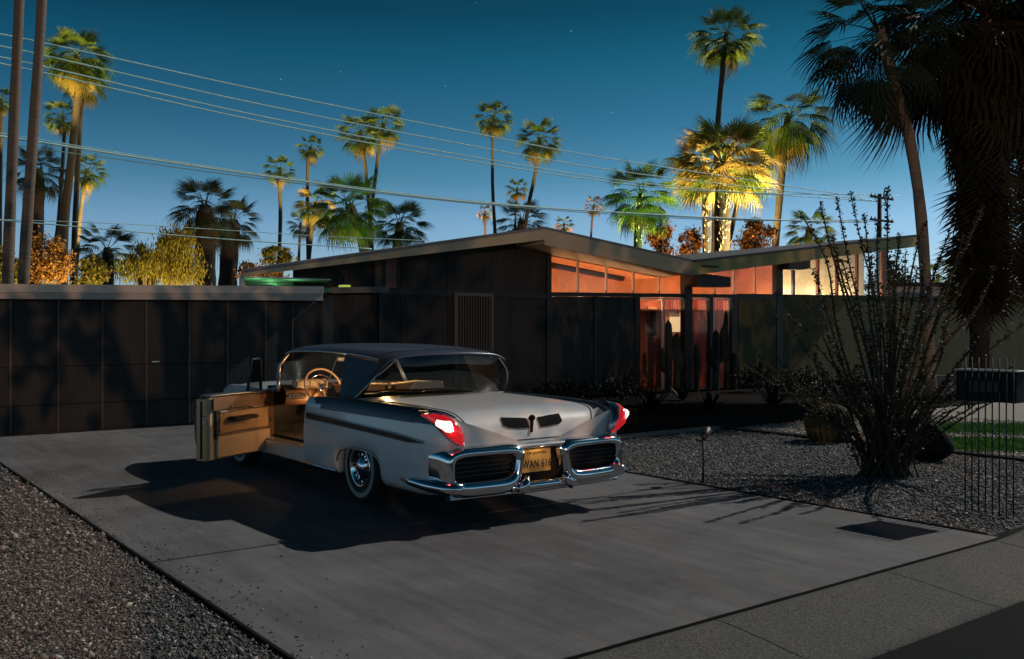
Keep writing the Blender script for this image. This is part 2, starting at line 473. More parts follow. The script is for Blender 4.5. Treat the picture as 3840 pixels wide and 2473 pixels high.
# lawn strips at the right
m_lawn = mat('lawn_grass', (0.03, 0.11, 0.012), 0.9, var=0.4, vscale=25, bump=0.8, bscale=120)
lawns = []
for (ya, yb) in ((1690, 1641), (1624, 1586)):
    pA, pB, pC, pD = PG(3470, ya), PG(3980, ya + 8), PG(3980, yb + 10), PG(3440, yb)
    q = MB(); z = 0.010
    q.add([(p.x, p.y, z) for p in (pA, pB, pC, pD)] + [(p.x, p.y, -0.05) for p in (pA, pB, pC, pD)],
          [(0,1,2,3),(0,4,5,1),(1,5,6,2),(2,6,7,3),(3,7,4,0)])
    lw = tag(q.build('lawn', m_lawn), kind='structure')
    lawns.append((pA, pB, pC, pD))
gb = MB()
for (pA, pB, pC, pD) in lawns:
    for _ in range(5000):
        s_, t = random.random(), random.random()
        p = (pA.lerp(pB, s_)).lerp(pD.lerp(pC, s_), t)
        h = random.uniform(.025, .06); a = random.uniform(0, 6.28); w = .006
        dx, dy = math.cos(a) * w, math.sin(a) * w
        gb.add([(p.x - dx, p.y - dy, .008), (p.x + dx, p.y + dy, .008), (p.x + random.uniform(-.02,.02), p.y + random.uniform(-.02,.02), .008 + h)], [(0,1,2)])
tag(gb.build('grass', leaf_mat('grass_blades', (.03,.11,.012), (.05,.16,.02))), 'short green grass on the lawn strips', 'grass', kind='stuff')

# ================================================================== HOUSE
VW, VE = 17.6, 16.5
L_ = PV(905, 1013, VE); R_ = PV(2042, 850, VE); V_ = PV(2600, 975, VE); E_ = PV(3440, 880, VE)
RP = [(L_.x, L_.z), (R_.x, R_.z), (V_.x, V_.z), (E_.x, E_.z)]
TH = [(0.12, 0.30), (0.42, 0.42), (0.40, 0.40)]
def roof_top(u):
    for i in range(3):
        if u <= RP[i+1][0] or i == 2:
            t = (u - RP[i][0]) / (RP[i+1][0] - RP[i][0]); return RP[i][1] + t * (RP[i+1][1] - RP[i][1]), TH[i][0] + t * (TH[i][1] - TH[i][0])
def under(u):
    if abs(u - RP[1][0]) < 0.02: return RP[1][1] - 0.30
    z, t = roof_top(u); return z - t + 0.03
m_roofg = mat('roof_gravel', (0.12, 0.12, 0.125), 0.95, var=0.7, vscale=45, bump=1.0, bscale=70)
m_fascia = mat('fascia_paint', (0.34, 0.27, 0.17), 0.6, var=0.14, vscale=1.5)
m_soffit = mat('soffit_paint', (0.42, 0.40, 0.30), 0.6, var=0.06, vscale=2.0)
m_black = mat('black_trim', (0.010, 0.010, 0.011), 0.55)
m_dkwall = mat('dark_wall_paint', (0.013, 0.0125, 0.0115), 0.7, var=0.55, vscale=2.2, bump=.35, bscale=9, stretch=(5, 5, .35))
m_dkwall2 = mat('dark_brown_wall', (0.020, 0.018, 0.015), 0.7, var=0.55, vscale=2.2, bump=.35, bscale=9, stretch=(5, 5, .35))
m_coral = mat('coral_plaster', (0.62, 0.27, 0.12), 0.75, var=0.16, vscale=2.5)
m_cream = mat('cream_mullion', (0.62, 0.50, 0.40), 0.5)
m_glass = glass_mat('window_glass', (0.97, 0.97, 0.97))
m_olive = mat('olive_wall_paint', (0.060, 0.062, 0.022), 0.8, var=0.15, vscale=2.0)

house = thing('house', (R_.x, VW, 0), 'dark low house with folded roof and glowing coral clerestory windows', 'house')
VB = 26.5
for i in range(3):
    (u0, z0), (u1, z1) = RP[i], RP[i+1]
    if i == 0: z_end0, z_end1 = z0, z1
    t, t2 = TH[i]
    def slab(zb, zb2, zt_, y0, y1, du):
        sl_ = (z1 - z0) / (u1 - u0); q = MB(); vs_ = []
        for y, ua in ((y0, u0 + du), (y1, u0 + du + ((y1 - y0) * .40 if i == 0 else 0))):
            za = z0 + (ua - u0) * sl_; zq = zb + (zb2 - zb) * (ua - u0) / (u1 - u0)
            vs_ += [(ua, y, za - zq), (u1 - .002, y, z1 - zb2), (u1 - .002, y, z1 - zt_), (ua, y, za - zt_)]
        return q.add(vs_, [(0,1,2,3),(7,6,5,4),(0,4,5,1),(1,5,6,2),(2,6,7,3),(3,7,4,0)])
    rf = wbuild(slab(.06, .06, 0, VE - (0.05 if i == 2 else 0), VB, 0), 'roof', m_roofg, house)
    wbuild(slab(t - .03, t2 - .03, .062, VE + .05, VB - .1, .02), 'soffit', m_soffit, house)
    f = MB().prism([(u0, z0 - t), (u1, z1 - t2), (u1, z1 - 0.063), (u0, z0 - 0.063)], VE, VE + 0.048)
    wbuild(f, 'fascia', m_fascia if i < 2 else mat('fascia_olive', (0.46, 0.385, 0.14), 0.6, var=0.08, vscale=2.0), house)
    if i == 2:
        wbuild(MB().prism([(u0, z0 - .064), (u1, z1 - .064), (u1, z1 - 0.004), (u0, z0 - 0.004)], VE - 0.085, VE - 0.052), 'drip_edge', m_black, house)
# left end fascia of the low wing
# vent in the valley soffit
vp = PV(2665, 1000, VE - 0.02)
wbuild(MB().rbox((vp.x, VE - 0.012, vp.z), (0.62, 0.02, 0.05)), 'roof_vent', m_black, house)

def sill(u):
    a, b_ = PV(2060, 1096, VW), PV(3000, 1108, VW)
    return a.z + (b_.z - a.z) * (u - a.x) / (b_.x - a.x)
def U(px, v=VW): return PV(px, 1200, v).x
def wall_poly(u0, u1, z0, topfn):
    n = max(2, int((u1 - u0) / 0.6) + 1)
    us_ = [u0 + (u1 - u0) * i / (n - 1) for i in range(n)]
    if u0 < RP[1][0] < u1: us_ = sorted(us_ + [RP[1][0]])
    return [(u, z0) for u in (u0, u1)] + [(u, topfn(u)) for u in reversed(us_)]
# dark gable wall, panel by panel
uc = U(2050)
edges = [U(1105)]
while edges[-1] + 1.22 < uc - 0.5: edges.append(edges[-1] + 1.22)
edges.append(uc)
for i in range(len(edges) - 1):
    a, b_ = edges[i] + 0.006, edges[i+1] - 0.006
    wbuild(MB().prism(wall_poly(a, b_, 0.0, under), VW, VW + 0.10), 'wall_panel', m_dkwall, house)
wbuild(MB().box(edges[0], uc, VW + 0.102, VW + 0.14, 0, 2.4), 'wall_backing', m_black, house)
wbuild(MB().box(edges[0] + .01, uc - .02, VW - .07, VW - .006, 2.40, 2.52), 'wall_beam', m_black, house)
# narrow clerestory in the gable wall
for (xa, xb, m_) in ((1402, 1436, mat('curtain_brown', (0.12, 0.085, 0.06), 0.8, var=.3, vscale=20, stretch=(4, 1, .3))), (1441, 1492, mat('curtain_rose', (0.20, 0.11, 0.085), 0.8, var=.25, vscale=20, stretch=(4, 1, .3)))):
    a, b_ = U(xa), U(xb)
    wn_ = wbuild(MB().prism(wall_poly(a, b_, 2.55, lambda u: under(u) - .05), VW - 0.02, VW - 0.004), 'window', m_, house)
    fr = MB()
    for uu in (a, b_): fr.box(uu - .02, uu + .02, VW - .045, VW - .022, 2.53, under(uu) - .03)
    o = fr.build('window_frame', m_black, wn_); o.matrix_parent_inverse = Matrix.Identity(4)
# lit niche with small green lantern under the low roof end
ng = PV(1292, 1068, VW - .25)
lb = thing('lantern', (ng.x, VW - .25, 2.38), 'small glowing yellow green lantern above the garage roof', 'lantern')
wbuild(MB().box(ng.x - .09, ng.x + .09, VW - .34, VW - .16, 2.40, 2.56), 'lamp_glass', mat('green_lantern', (.4, .5, .1), .5, emit=(.62, .75, .12), estr=0.55), lb)
wbuild(MB().box(ng.x - .11, ng.x + .11, VW - .36, VW - .14, 2.562, 2.60).box(ng.x - .02, ng.x + .02, VW - .27, VW - .23, 2.6, 2.72), 'lamp_cap', m_black, lb)
wbuild(MB().box(ng.x - .11, ng.x + .11, VW - .36, VW - .14, 2.37, 2.399), 'lamp_base', m_black, lb)
# posts
def post(pxa, pxb, z1=None, name='post', m_=None, v0=VW - .06, v1=VW + .12, z0=0.0):
    a, b_ = U(pxa), U(pxb)
    top = z1 if z1 is not None else min(under(a), under(b_)) - .005
    return wbuild(MB().box(a, b_, v0, v1, z0, top), name, m_ or m_black, house)
post(2046, 2063); post(2563, 2591)
# patio post at the far end of the low wing
o = wbuild(MB().box(L_.x + .10, L_.x + .17, VE + .3, VE + .37, 0, L_.z - .085), 'post', mat('white_post', (.7, .68, .62), .5), house)
# sill beam
for (xa, xb) in ((2064, 2562), (2592, 2912)):
    a, b_ = U(xa), U(xb)
    wbuild(MB().prism([(a, sill(a) - .10), (b_, sill(b_) - .10), (b_, sill(b_)), (a, sill(a))], VW - .05, VW + .10), 'sill_beam', m_black, house)
# clerestory mullions and panes
ms = [2066, 2168, 2275, 2376, 2473, 2561]
for i, x in enumerate(ms):
    u = U(x)
    if 0 < i < 5:
        wbuild(MB().box(u - .018, u + .018, VW - .01, VW + .05, sill(u) + .002, under(u) - .004), 'mullion', m_cream, house)
    if i < 5:
        a, b_ = U(ms[i]) + .03, U(ms[i+1]) - .03
        wbuild(MB().prism([(a, sill(a) + .002), (b_, sill(b_) + .002), (b_, under(b_) - .004), (a, under(a) - .004)], VW + .012, VW + .018), 'pane', m_glass, house)
ms2 = [2593, 2682, 2753, 2832, 2908]
for i, x in enumerate(ms2):
    u = U(x)
    if 0 < i < 4: wbuild(MB().box(u - .018, u + .018, VW - .01, VW + .05, sill(u) + .002, under(u) - .004), 'mullion', m_cream, house)
    if i < 4:
        a, b_ = U(ms2[i]) + .03, U(ms2[i+1]) - .03
        wbuild(MB().prism([(a, sill(a) + .002), (b_, sill(b_) + .002), (b_, under(b_) - .004), (a, under(a) - .004)], VW + .012, VW + .018), 'pane', m_glass, house)
# dark beam end under the valley
a, b_ = U(2560), U(2682)
wbuild(MB().prism([(a, sill(a) + .18), (b_, sill(b_) + .18), (b_, sill(b_) + .46), (a, under(a) - .01)], VW - .55, VW - .07), 'valley_beam', m_black, house)
post(2908, 2930)
# right end: tall windows behind the spiny shrub
a, b_ = U(2930), U(3318)
wx = [2930, 2976, 3068, 3140, 3215, 3318]
for i in range(5):
    p, q = U(wx[i]) + .05, U(wx[i+1]) - .05
    tp = (lambda u: min(under(u) - .3, sill(u) + .75)) if i == 0 else (lambda u: under(u) - .02)
    wbuild(MB().prism([(p, sill(p) + .01), (q, sill(q) + .01), (q, tp(q)), (p, tp(p))], VW + .012, VW + .018), 'pane', m_glass, house)
    if i: wbuild(MB().box(U(wx[i]) - .045, U(wx[i]) + .045, VW - .02, VW + .06, sill(U(wx[i])), under(U(wx[i])) - .01), 'mullion', m_black if i == 1 else mat('red_brown_frame', (.16, .05, .03), .6), house)
p, q = U(2930), U(2976)
wbuild(MB().prism([(p, sill(p) + .76), (q, sill(q) + .76), (U(3008), sill(q) + .82), (U(3008), under(U(3008)) - .02), (p, under(p) - .02)], VW - .3, VW - .02), 'window_header', m_black, house)
wbuild(MB().prism([(U(3308), 0), (U(3324), 0), (U(3324), under(U(3324)) - .01), (U(3308), under(U(3308)) - .01)], VW - .02, VW + .1), 'post', MATS['red_brown_frame'], house)

# lower dark panels
for (xa, xb) in ((2064, 2226), (2236, 2380)):
    a, b_ = U(xa), U(xb)
    wbuild(MB().prism([(a, 0), (b_, 0), (b_, sill(b_) - .105), (a, sill(a) - .105)], VW, VW + .08), 'wall_panel', m_dkwall2, house)
for (xa, xb) in ((2226, 2236), (2380, 2398), (2660, 2672), (2742, 2764)):
    post(xa, xb, sill(U(xa)) - .102, v0=VW - .03)
# lower windows
def low_window(xa, xb, light_frame):
    a, b_ = U(xa), U(xb); zt = sill(a) - .105
    w = wbuild(MB().box(a + .02, b_ - .02, VW + .02, VW + .026, .05, zt - .02), 'window', m_glass, house)
    f = MB()
    f.box(a, b_, VW - .01, VW + .03, zt - .05, zt - .005)
    if light_frame == 'right': f.box(b_ - .05, b_ - .005, VW - .02, VW + .03, .05, zt - .052)
    if light_frame == 'left': f.box(a + .005, a + .05, VW - .02, VW + .03, .05, zt - .052)
    o = f.build('window_frame', mat('white_frame', (.75, .70, .62), .5), w); o.matrix_parent_inverse = Matrix.Identity(4)
low_window(2398, 2487, 'right'); low_window(2489, 2563, None); low_window(2591, 2660, None); low_window(2672, 2742, 'left')
# slatted screens behind the door and the last window
m_slat = mat('red_slat', (0.55, 0.12, 0.10), .6)
for (xa, xb) in ((2593, 2658), (2676, 2740), (2492, 2561)):
    a, b_ = U(xa), U(xb); q = MB(); n = 11
    for i in range(n):
        u = a + (b_ - a) * (i + .5) / n
        q.box(u - .012, u + .012, VW + .10, VW + .13, .05 if xa > 2500 else 2.0, sill(u) - .12)
    wbuild(q, 'slat_screen', m_slat, house, kind='stuff')
# rooms
uR = U(2920); VR = VW + 1.5
def ceil_(u):
    return under(u) - .004
def iwall(ua, ub, va, vb):
    us_ = sorted(set([ua, ub] + [p[0] for p in RP if ua < p[0] < ub]))
    return MB().prism([(ua, 0), (ub, 0)] + [(u, ceil_(u)) for u in reversed(us_)], va, vb)
rm = wbuild(iwall(uc - .1, uR, VR, VR + .1), 'interior_wall', m_coral, house)
wbuild(iwall(uR, U(3330), VR - .6, VR - .5), 'interior_wall', mat('white_plaster', (.74, .62, .46), .8, var=.2, vscale=3.0, color2=(.55, .36, .14)), house)
wbuild(iwall(uR - .05, uR - .002, VW + .12, VR - .002), 'interior_wall', m_coral, house)
wbuild(iwall(uc - .1, uc - .002, VW + .16, VR - .002), 'interior_wall', m_coral, house)
us_ = [uc, RP[2][0], uR]
wbuild(MB().prism([(u, under(u) - .030) for u in us_] + [(u, under(u) - .004) for u in reversed(us_)], VW + .09, VR - .004), 'interior_ceiling', m_coral, house)
wbuild(MB().box(uc + .02, uR - .06, VW + .12, VW + .80, 2.16, 2.20), 'light_stop_ledge', m_coral, house)  # added ledge, stops the lamps above it from lighting the lower rooms
wbuild(MB().box(uc, uR, VW + .05, VR, -.02, .03), 'interior_floor', mat('tile_floor', (.18, .09, .06), .5), house)
wbuild(MB().box(U(2392, VW + .8), U(2500, VW + .8), VW + .85, VW + .95, 0, 2.45), 'interior_wall', mat('brick_partition', (.30, .09, .05), .85, var=.3, vscale=18, stretch=(.4, 1, 3.5)), house)
pts = [PV(x, y, VW + .9) for x, y in ((2070, 972), (2345, 1030), (2340, 1054), (2070, 1003))]
wbuild(MB().prism([(p.x, p.z) for p in pts], VW + .9, VW + 1.05), 'interior_beam', m_black, house)
fr0 = PV(2447, 1210, VW + .82)
pf = thing('picture_frame', (fr0.x, VW + .83, fr0.z), 'framed picture hanging on the brick partition behind glass', 'picture')
MB().box(-.17, .17, -.02, .015, -.42, .42).build('frame', mat('frame_wood', (.3, .2, .1), .5), pf)
MB().box(-.13, .13, -.03, -.021, -.37, .37).build('canvas', mat('canvas_dark', (.08, .03, .02), .8, var=.5, vscale=6), pf)
for x, pw in ((2110, 24), (2220, 24), (2330, 22), (2440, 20), (2530, 18), (2625, 18), (2720, 24), (2810, 24), (2885, 20)):
    u = U(x); lamp('cove_lamp', 'POINT', (u, VW + .45, 2.30), pw * .62, (1.0, .66, .38), .06)
lamp('room_lamp', 'POINT', (U(2960), VW + .4, 2.9), 45, (1.0, .72, .55), .1)
for x in (3040, 3150, 3260):
    lamp('room_lamp', 'POINT', (U(x), VW + .35, 2.5), 60, (1.0, .85, .55), .1)
tl = thing('table_lamp', (U(2534, VW + 1.1), VW + 1.1, 0.0), 'glowing cream lampshade on a stand behind the window', 'lamp')
zz = PV(2534, 1235, VW + 1.1).z
MB().tube([(0,0,.02),(0,0,.04)], .14, 16).tube([(0,0,.04),(0,0,zz - .02)], .02, 8).build('stand', m_black, tl)
MB().lathe([(.20, zz - .08), (.17, zz + .45)], 24).build('shade', mat('lampshade', (.8, .65, .4), .8, emit=(1.0, .70, .34), estr=0.75), tl)
lamp('lamp_bulb', 'POINT', (0, 0, zz + .2), 14, (1, .7, .4), .05, parent=tl)

# barred gate in the gable wall
ga, gb_ = PV(1702, 1098, VW - .1), PV(1848, 1098, VW - .1)
gate = thing('barred_gate', (ga.x, VW - .1, 0), 'grey metal gate of thin vertical bars set in the dark wall', 'gate')
m_gate = mat('gate_grey', (.075, .07, .06), .5)
zt = ga.z
wbuild(MB().box(ga.x, ga.x + .07, VW - .14, VW - .075, 0, zt), 'gate_frame', m_gate, gate)
wbuild(MB().box(gb_.x - .07, gb_.x, VW - .14, VW - .075, 0, zt), 'gate_frame', m_gate, gate)
wbuild(MB().box(ga.x + .072, gb_.x - .072, VW - .14, VW - .075, zt - .07, zt), 'gate_frame', m_gate, gate)
wbuild(MB().box(ga.x + .072, gb_.x - .072, VW - .13, VW - .085, .75, .82), 'gate_rail', m_gate, gate)
nb = 13
for i in range(nb):
    u = ga.x + .07 + (gb_.x - ga.x - .14) * (i + .5) / nb
    wbuild(MB().box(u - .010, u + .010, VW - .115, VW - .095, .05, zt - .072), 'bar', m_gate, gate)

# olive garden wall running on to the right
gw = thing('garden_wall', (U(2764), VW, 0), 'olive green panelled garden wall below the bright windows', 'wall')
u = U(2766); ue = U(3840) + 6
while u < ue:
    w = 1.16; q = u + w - .012
    wbuild(MB().prism([(u, 0), (q, 0), (q, sill(q) - .02), (u, sill(u) - .02)], VW - .04, VW + .04), 'panel', m_olive, gw)
    u += w
a, b_ = U(2766), ue
wbuild(MB().prism([(a, sill(a) - .018), (b_, sill(b_) - .018), (b_, sill(b_) + .02), (a, sill(a) + .02)], VW - .06, VW + .05), 'wall_cap', mat('wall_cap', (.03, .03, .015), .7), gw)

# green light under the low roof end
px0, pv0 = L_.x + .06, VE + .055
wbuild(MB().add([(px0, pv0, L_.z - .125), (px0 + 1.75, pv0, L_.z - .125), (px0 + 3.4, pv0 + 4.6, L_.z - .125), (px0 + 1.86, pv0 + 4.6, L_.z - .125),
                 (px0, pv0, L_.z - .105), (px0 + 1.75, pv0, L_.z - .105), (px0 + 3.4, pv0 + 4.6, L_.z - .105), (px0 + 1.86, pv0 + 4.6, L_.z - .105)],
                [(0,3,2,1),(4,5,6,7),(0,1,5,4),(1,2,6,5),(2,3,7,6),(3,0,4,7)]), 'patio_soffit', mat('white_soffit', (.7, .7, .68), .6), house)
for dx, dv in ((.5, .5), (1.0, 1.1), (1.2, .4), (1.5, 2.2), (2.1, 3.4)):
    lamp('patio_lamp', 'POINT', (L_.x + dx, VE + dv, 2.44), 1.4, (.25, 1.0, .35), .04)

# ================================================================== GARAGE
GV = 16.25
m_gdoor = mat('garage_door_paint', (0.014, 0.014, 0.0145), 0.7, var=0.5, vscale=1.8, bump=.3, bscale=8, stretch=(4, 4, .4))
m_batten = mat('garage_batten', (0.055, 0.045, 0.035), 0.6, var=0.4, vscale=2.5)
m_gfascia = mat('garage_fascia', (0.46, 0.39, 0.33), 0.6, var=0.07, vscale=2.0)
garage = thing('garage', (4.5, GV, 0), 'low flat garage with dark panelled doors and pale fascia', 'garage')
gx = [-330, -140, 39, 218, 383, 548, 709, 852, 995, 1096, 1203]
gu = [U(x, GV) for x in gx]
rows = [(.04, .452), (.462, 1.06), (1.07, 2.16)]
for i in range(len(gu) - 1):
    for (z0, z1) in rows:
        wbuild(MB().rbox(((gu[i] + gu[i+1]) / 2, GV + .03, (z0 + z1) / 2), (gu[i+1] - gu[i] - .02, .05, z1 - z0), bev=.006), 'door_panel', m_gdoor, garage)
for u in gu:
    wbuild(MB().box(u - .016, u + .016, GV - .02, GV + .004, .04, 2.16), 'batten', m_batten, garage)
wbuild(MB().box(gu[0], gu[-1], GV + .058, GV + .1, 0, 2.18), 'wall_backing', m_black, garage)
hx = PV(585, 1357, GV - .05)
wbuild(MB().rbox((hx.x, GV - .03, hx.z), (.13, .03, .035), bev=.008), 'door_handle', mat('handle_steel', (.6, .6, .58), .3, metal=1.0), garage)
FV = 15.95
f0, f1 = PV(-200, 1064, FV), PV(1212, 1075, FV)
m0, m1 = PV(-200, 1096, FV), PV(1212, 1102, FV)
b0, b1 = PV(-200, 1120, FV), PV(1212, 1128, FV)
wbuild(MB().prism([(m0.x, m0.z), (m1.x, m1.z), (f1.x, f1.z), (f0.x, f0.z)], FV - .03, FV + .02), 'fascia', m_gfascia, garage)
wbuild(MB().prism([(b0.x, b0.z), (b1.x, b1.z), (m1.x, m1.z - .003), (m0.x, m0.z - .003)], FV, FV + .04), 'fascia', m_gfascia, garage)
wbuild(MB().prism([(b0.x, b0.z + .02), (b1.x, b1.z + .02), (f1.x, f1.z - .05), (f0.x, f0.z - .05)], FV + .042, 24), 'roof', m_roofg, garage)
ps = np.stack([rng.uniform(f0.x, f1.x, 1500), FV + rng.uniform(-.02, .5, 1500)], -1)
st = stones('roof_gravel', ps, rng.uniform(.012, .03, 1500), tones(1500, [(.2,.2,.2),(.4,.39,.38),(.6,.58,.56)], [2, 2, 1]), None, z=0)
zs_ = np.zeros(len(st.data.vertices) * 3); st.data.vertices.foreach_get('co', zs_); zs_ = zs_.reshape(-1, 3)
zs_[:, 2] += f0.z + (f1.z - f0.z) * (zs_[:, 0] - f0.x) / (f1.x - f0.x) - .035
st.data.vertices.foreach_set('co', zs_.ravel()); st.parent = garage; st.matrix_parent_inverse = Matrix.Translation(-Vector(garage.location))
# corner post and entry canopy between garage and house
wbuild(MB().box(gu[-1] + .005, U(1243, GV), GV - .06, GV + .2, 0, b1.z + .05), 'corner_post', m_black, garage)
cp = thing('entry_canopy', (U(1340, 16.7), 16.7, 0), 'short grey canopy slab beside the garage roof', 'canopy')
c0, c1 = PV(1243, 1078, 16.7), PV(1455, 1076, 16.7); d0, d1 = PV(1243, 1101, 16.7), PV(1455, 1097, 16.7)
wbuild(MB().prism([(d0.x, d0.z), (d1.x, d1.z), (c1.x, c1.z), (c0.x, c0.z)], 16.66, 16.7), 'fascia', mat('canopy_fascia', (.12, .11, .10), .6, var=.1, vscale=2), cp)
wbuild(MB().prism([(d0.x, d0.z + .02), (d1.x, d1.z + .02), (c1.x, c1.z - .01), (c0.x, c0.z - .01)], 16.702, 17.58), 'roof', m_roofg, cp)
wbuild(MB().box(d1.x - .09, d1.x, 16.9, 17.0, 0, d1.z + .015), 'post', m_black, cp)
wbuild(MB().box(d0.x + .05, d1.x - .12, 17.05, 17.1, 0, d1.z), 'screen_wall', m_dkwall, cp)

# ================================================================== PALMS
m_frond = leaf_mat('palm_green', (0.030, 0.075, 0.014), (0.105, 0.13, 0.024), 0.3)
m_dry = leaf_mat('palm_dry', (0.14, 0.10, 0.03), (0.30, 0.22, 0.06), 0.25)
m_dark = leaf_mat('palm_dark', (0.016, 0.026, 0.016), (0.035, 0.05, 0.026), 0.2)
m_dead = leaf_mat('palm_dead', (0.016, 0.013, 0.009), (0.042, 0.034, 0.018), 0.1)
m_boot = leaf_mat('palm_boot', (0.10, 0.075, 0.055), (0.30, 0.24, 0.18), 0.1)
m_trunk = mat('palm_trunk', (0.055, 0.042, 0.03), 0.9, var=0.45, vscale=5.0, bump=0.9, bscale=14, stretch=(1, 1, 5))
m_trunkw = mat('palm_trunk_smooth', (0.16, 0.12, 0.09), 0.85, var=0.3, vscale=4.0, bump=0.6, bscale=9, stretch=(1, 1, 6))
m_trunkd = mat('palm_trunk_shaggy', (0.016, 0.013, 0.010), 0.95, var=0.5, vscale=9.0, bump=1.0, bscale=20)

def frond_mesh(name, m_, droop, seed, n=20, cup=0.25):
    r = random.Random(seed); q = MB()
    p = 0.47
    zc = lambda d: -droop * 0.9 * d * d
    pts = [(s_ * p / 3, 0, zc(s_ * p / 3)) for s_ in range(4)]
    for i in range(3):                                    # flat petiole
        (x0, _, z0), (x1, _, z1) = pts[i], pts[i+1]
        w0, w1 = .016 - .003 * i, .016 - .003 * (i + 1)
        q.add([(x0, -w0, z0), (x1, -w1, z1), (x1, w1, z1), (x0, w0, z0)], [(0,1,2,3)])
    A = R(84)
    for j in range(n):
        a0 = -A + 2 * A * j / n; a1 = -A + 2 * A * (j + 1) / n; am = (a0 + a1) / 2 + r.uniform(-.02, .02)
        Lj = 0.52 * (1 - .30 * (abs(am) / A) ** 2) * r.uniform(.9, 1.06)
        def pt(a, l, dz=0.0):
            x = p + math.cos(a) * l; y = math.sin(a) * l
            d = math.hypot(x, y)
            return (x, y, zc(d) - cup * abs(math.sin(a)) * l + dz)
        ml_ = Lj * r.uniform(.48, .60)
        fold = .014 if j % 2 else -.014
        c = pt(am, .02); l1 = pt(a0 + .008, ml_); r1 = pt(a1 - .008, ml_); md_ = pt(am, ml_, fold)
        w = (a1 - a0) * .26
        l2 = pt(am - w * .55, Lj * .80, -droop * .05); r2 = pt(am + w * .55, Lj * .80, -droop * .05)
        tp = pt(am + r.uniform(-.05, .05), Lj, -droop * .22 - r.uniform(0, .05))
        q.add([c, l1, md_, r1, l2, r2, tp], [(0,1,2),(0,2,3),(1,4,5,3),(4,6,5)])
    o = q.build(name, m_)
    me = o.data; bpy.data.objects.remove(o)
    return me
FR = {}
for key, m_ in (('g', m_frond), ('y', m_dry), ('d', m_dark), ('x', m_dead)):
    FR[key] = [[frond_mesh('frond', m_, dr, 10 * k + s_) for s_ in range(2)] for k, dr in enumerate((.15, .45, .9))]

def fm(az, el, s_, base):
    return (Matrix.Translation(base) @ Matrix.Rotation(az, 4, 'Z') @ Matrix.Rotation(-el, 4, 'Y')
            @ Matrix.Rotation(random.uniform(-.35, .35), 4, 'X') @ Matrix.Scale(s_, 4))

def palm(label, cx, cy, r, path, wt, wb, key='g', Rm=2.0, n=40, dry=.07, shaggy=0, skirt=0, D=None, group='palms behind the house', flat=False,
         elev=(88, -44), droopy=False, stubs=True, trunk_m=None, crown=True):
    """cx, cy, r, path, widths measured on the 2391 px view; Rm = real crown radius"""
    D = D or 2185.0 * Rm / r
    top = P(cx * S, cy * S, D)
    pts = [P(x * S, y * S, D) for x, y in path]
    last, prev = pts[-1], (pts[-2] if len(pts) > 1 else top)
    d = prev - last
    sl = d / max(d.z, .5)
    base = last - sl * (last.z + .08) * .6
    base.z = -0.08
    line = [top] + pts + ([base] if last.z > .3 else [])
    line.reverse()
    t = thing('palm_tree', (line[0].x, line[0].y, 0), label, 'palm', group)
    off = Vector((line[0].x, line[0].y, 0))
    # smooth the trunk path
    zs = [p.z for p in line]; 
    kx = [(p.z, p.x) for p in line]; ky = [(p.z, p.y) for p in line]
    nseg = 14; z0, z1 = zs[0], zs[-1]
    tp = []; rd = []
    for i in range(nseg + 1):
        z = z0 + (z1 - z0) * i / nseg
        tp.append(Vector((hermite(kx, z), hermite(ky, z), z)) - off)
        f = i / nseg
        rr = (wb + (wt - wb) * f) / 2185.0 * D / 2
        if shaggy and D < 90 and f > .9: rr *= 1 - .5 * (f - .9) / .1
        rd.append(rr * (1 + .05 * math.sin(i * 2.1)))
    MB().tube(tp, rd, 10).build('trunk', trunk_m or (m_trunkd if shaggy else m_trunk), t)
    if shaggy:
        q = MB()
        for _ in range(shaggy):
            f = random.uniform(.05, 1.0) * .97; i = min(int(f * nseg), nseg - 1)
            c = tp[i].lerp(tp[i+1], f * nseg - i); rr = rd[i] * 1.0
            a = random.uniform(0, 6.283); e = random.uniform(.05, .14) * (1 if D < 40 else 1.7); w = .05
            dr_ = Vector((math.cos(a), math.sin(a), 0)); sd = Vector((-math.sin(a), math.cos(a), 0))
            b0 = c + dr_ * rr * .9
            q.add([b0 - sd * w, b0 + sd * w, b0 + dr_ * e + Vector((0, 0, .22))], [(0,1,2)])
        q.build('leaf_bases', m_boot if key == 'g' else m_dead, t, kind='stuff')
    if not crown: return t, top, D
    ctr = tp[-1]
    n = max(18, int(n * .98)); s0, s1 = math.sin(R(elev[0])), math.sin(R(elev[1]))
    for k in range(n):
        f = (k + .5) / n
        n_ = n
        el = math.degrees(math.asin(s0 + (s1 - s0) * f)) + random.uniform(-10, 10)
        az = k * 2.39996 + random.uniform(-.25, .25)
        kk = 'y' if ((f > 1 - dry if dry < .4 else random.random() < dry) and key == 'g') else ('x' if (f > 1 - dry and key in 'dx') else key)
        lv = 0 if el > 35 else (1 if (el > -45 or random.random() < .5) else 2)
        if droopy: lv = 1 if el > 25 else 2
        me = random.choice(FR[kk][lv])
        base = ctr + Vector((math.cos(az), math.sin(az), 0)) * .10 + Vector((0, 0, -.5 * f * Rm / 2))
        inst('frond', me, t, fm(az, R(el), Rm * random.uniform(1.0, 1.22) * (.92 if el > 60 else 1), base))
    for k in range(skirt):
        f = (k + .5) / skirt
        az = k * 2.39996 + random.uniform(-.3, .3)
        el = -48 - 34 * f + random.uniform(-8, 8)
        zd = ctr.z * (1 - .62 * f)
        i = min(range(len(tp)), key=lambda j: abs(tp[j].z - zd))
        inst('dead_frond', random.choice(FR['x'][1]), t, fm(az, R(el), Rm * random.uniform(.75, 1.0) * (1 - .15 * f), tp[i] + Vector((0, 0, random.uniform(-.3, .3)))))
    return t, top, D

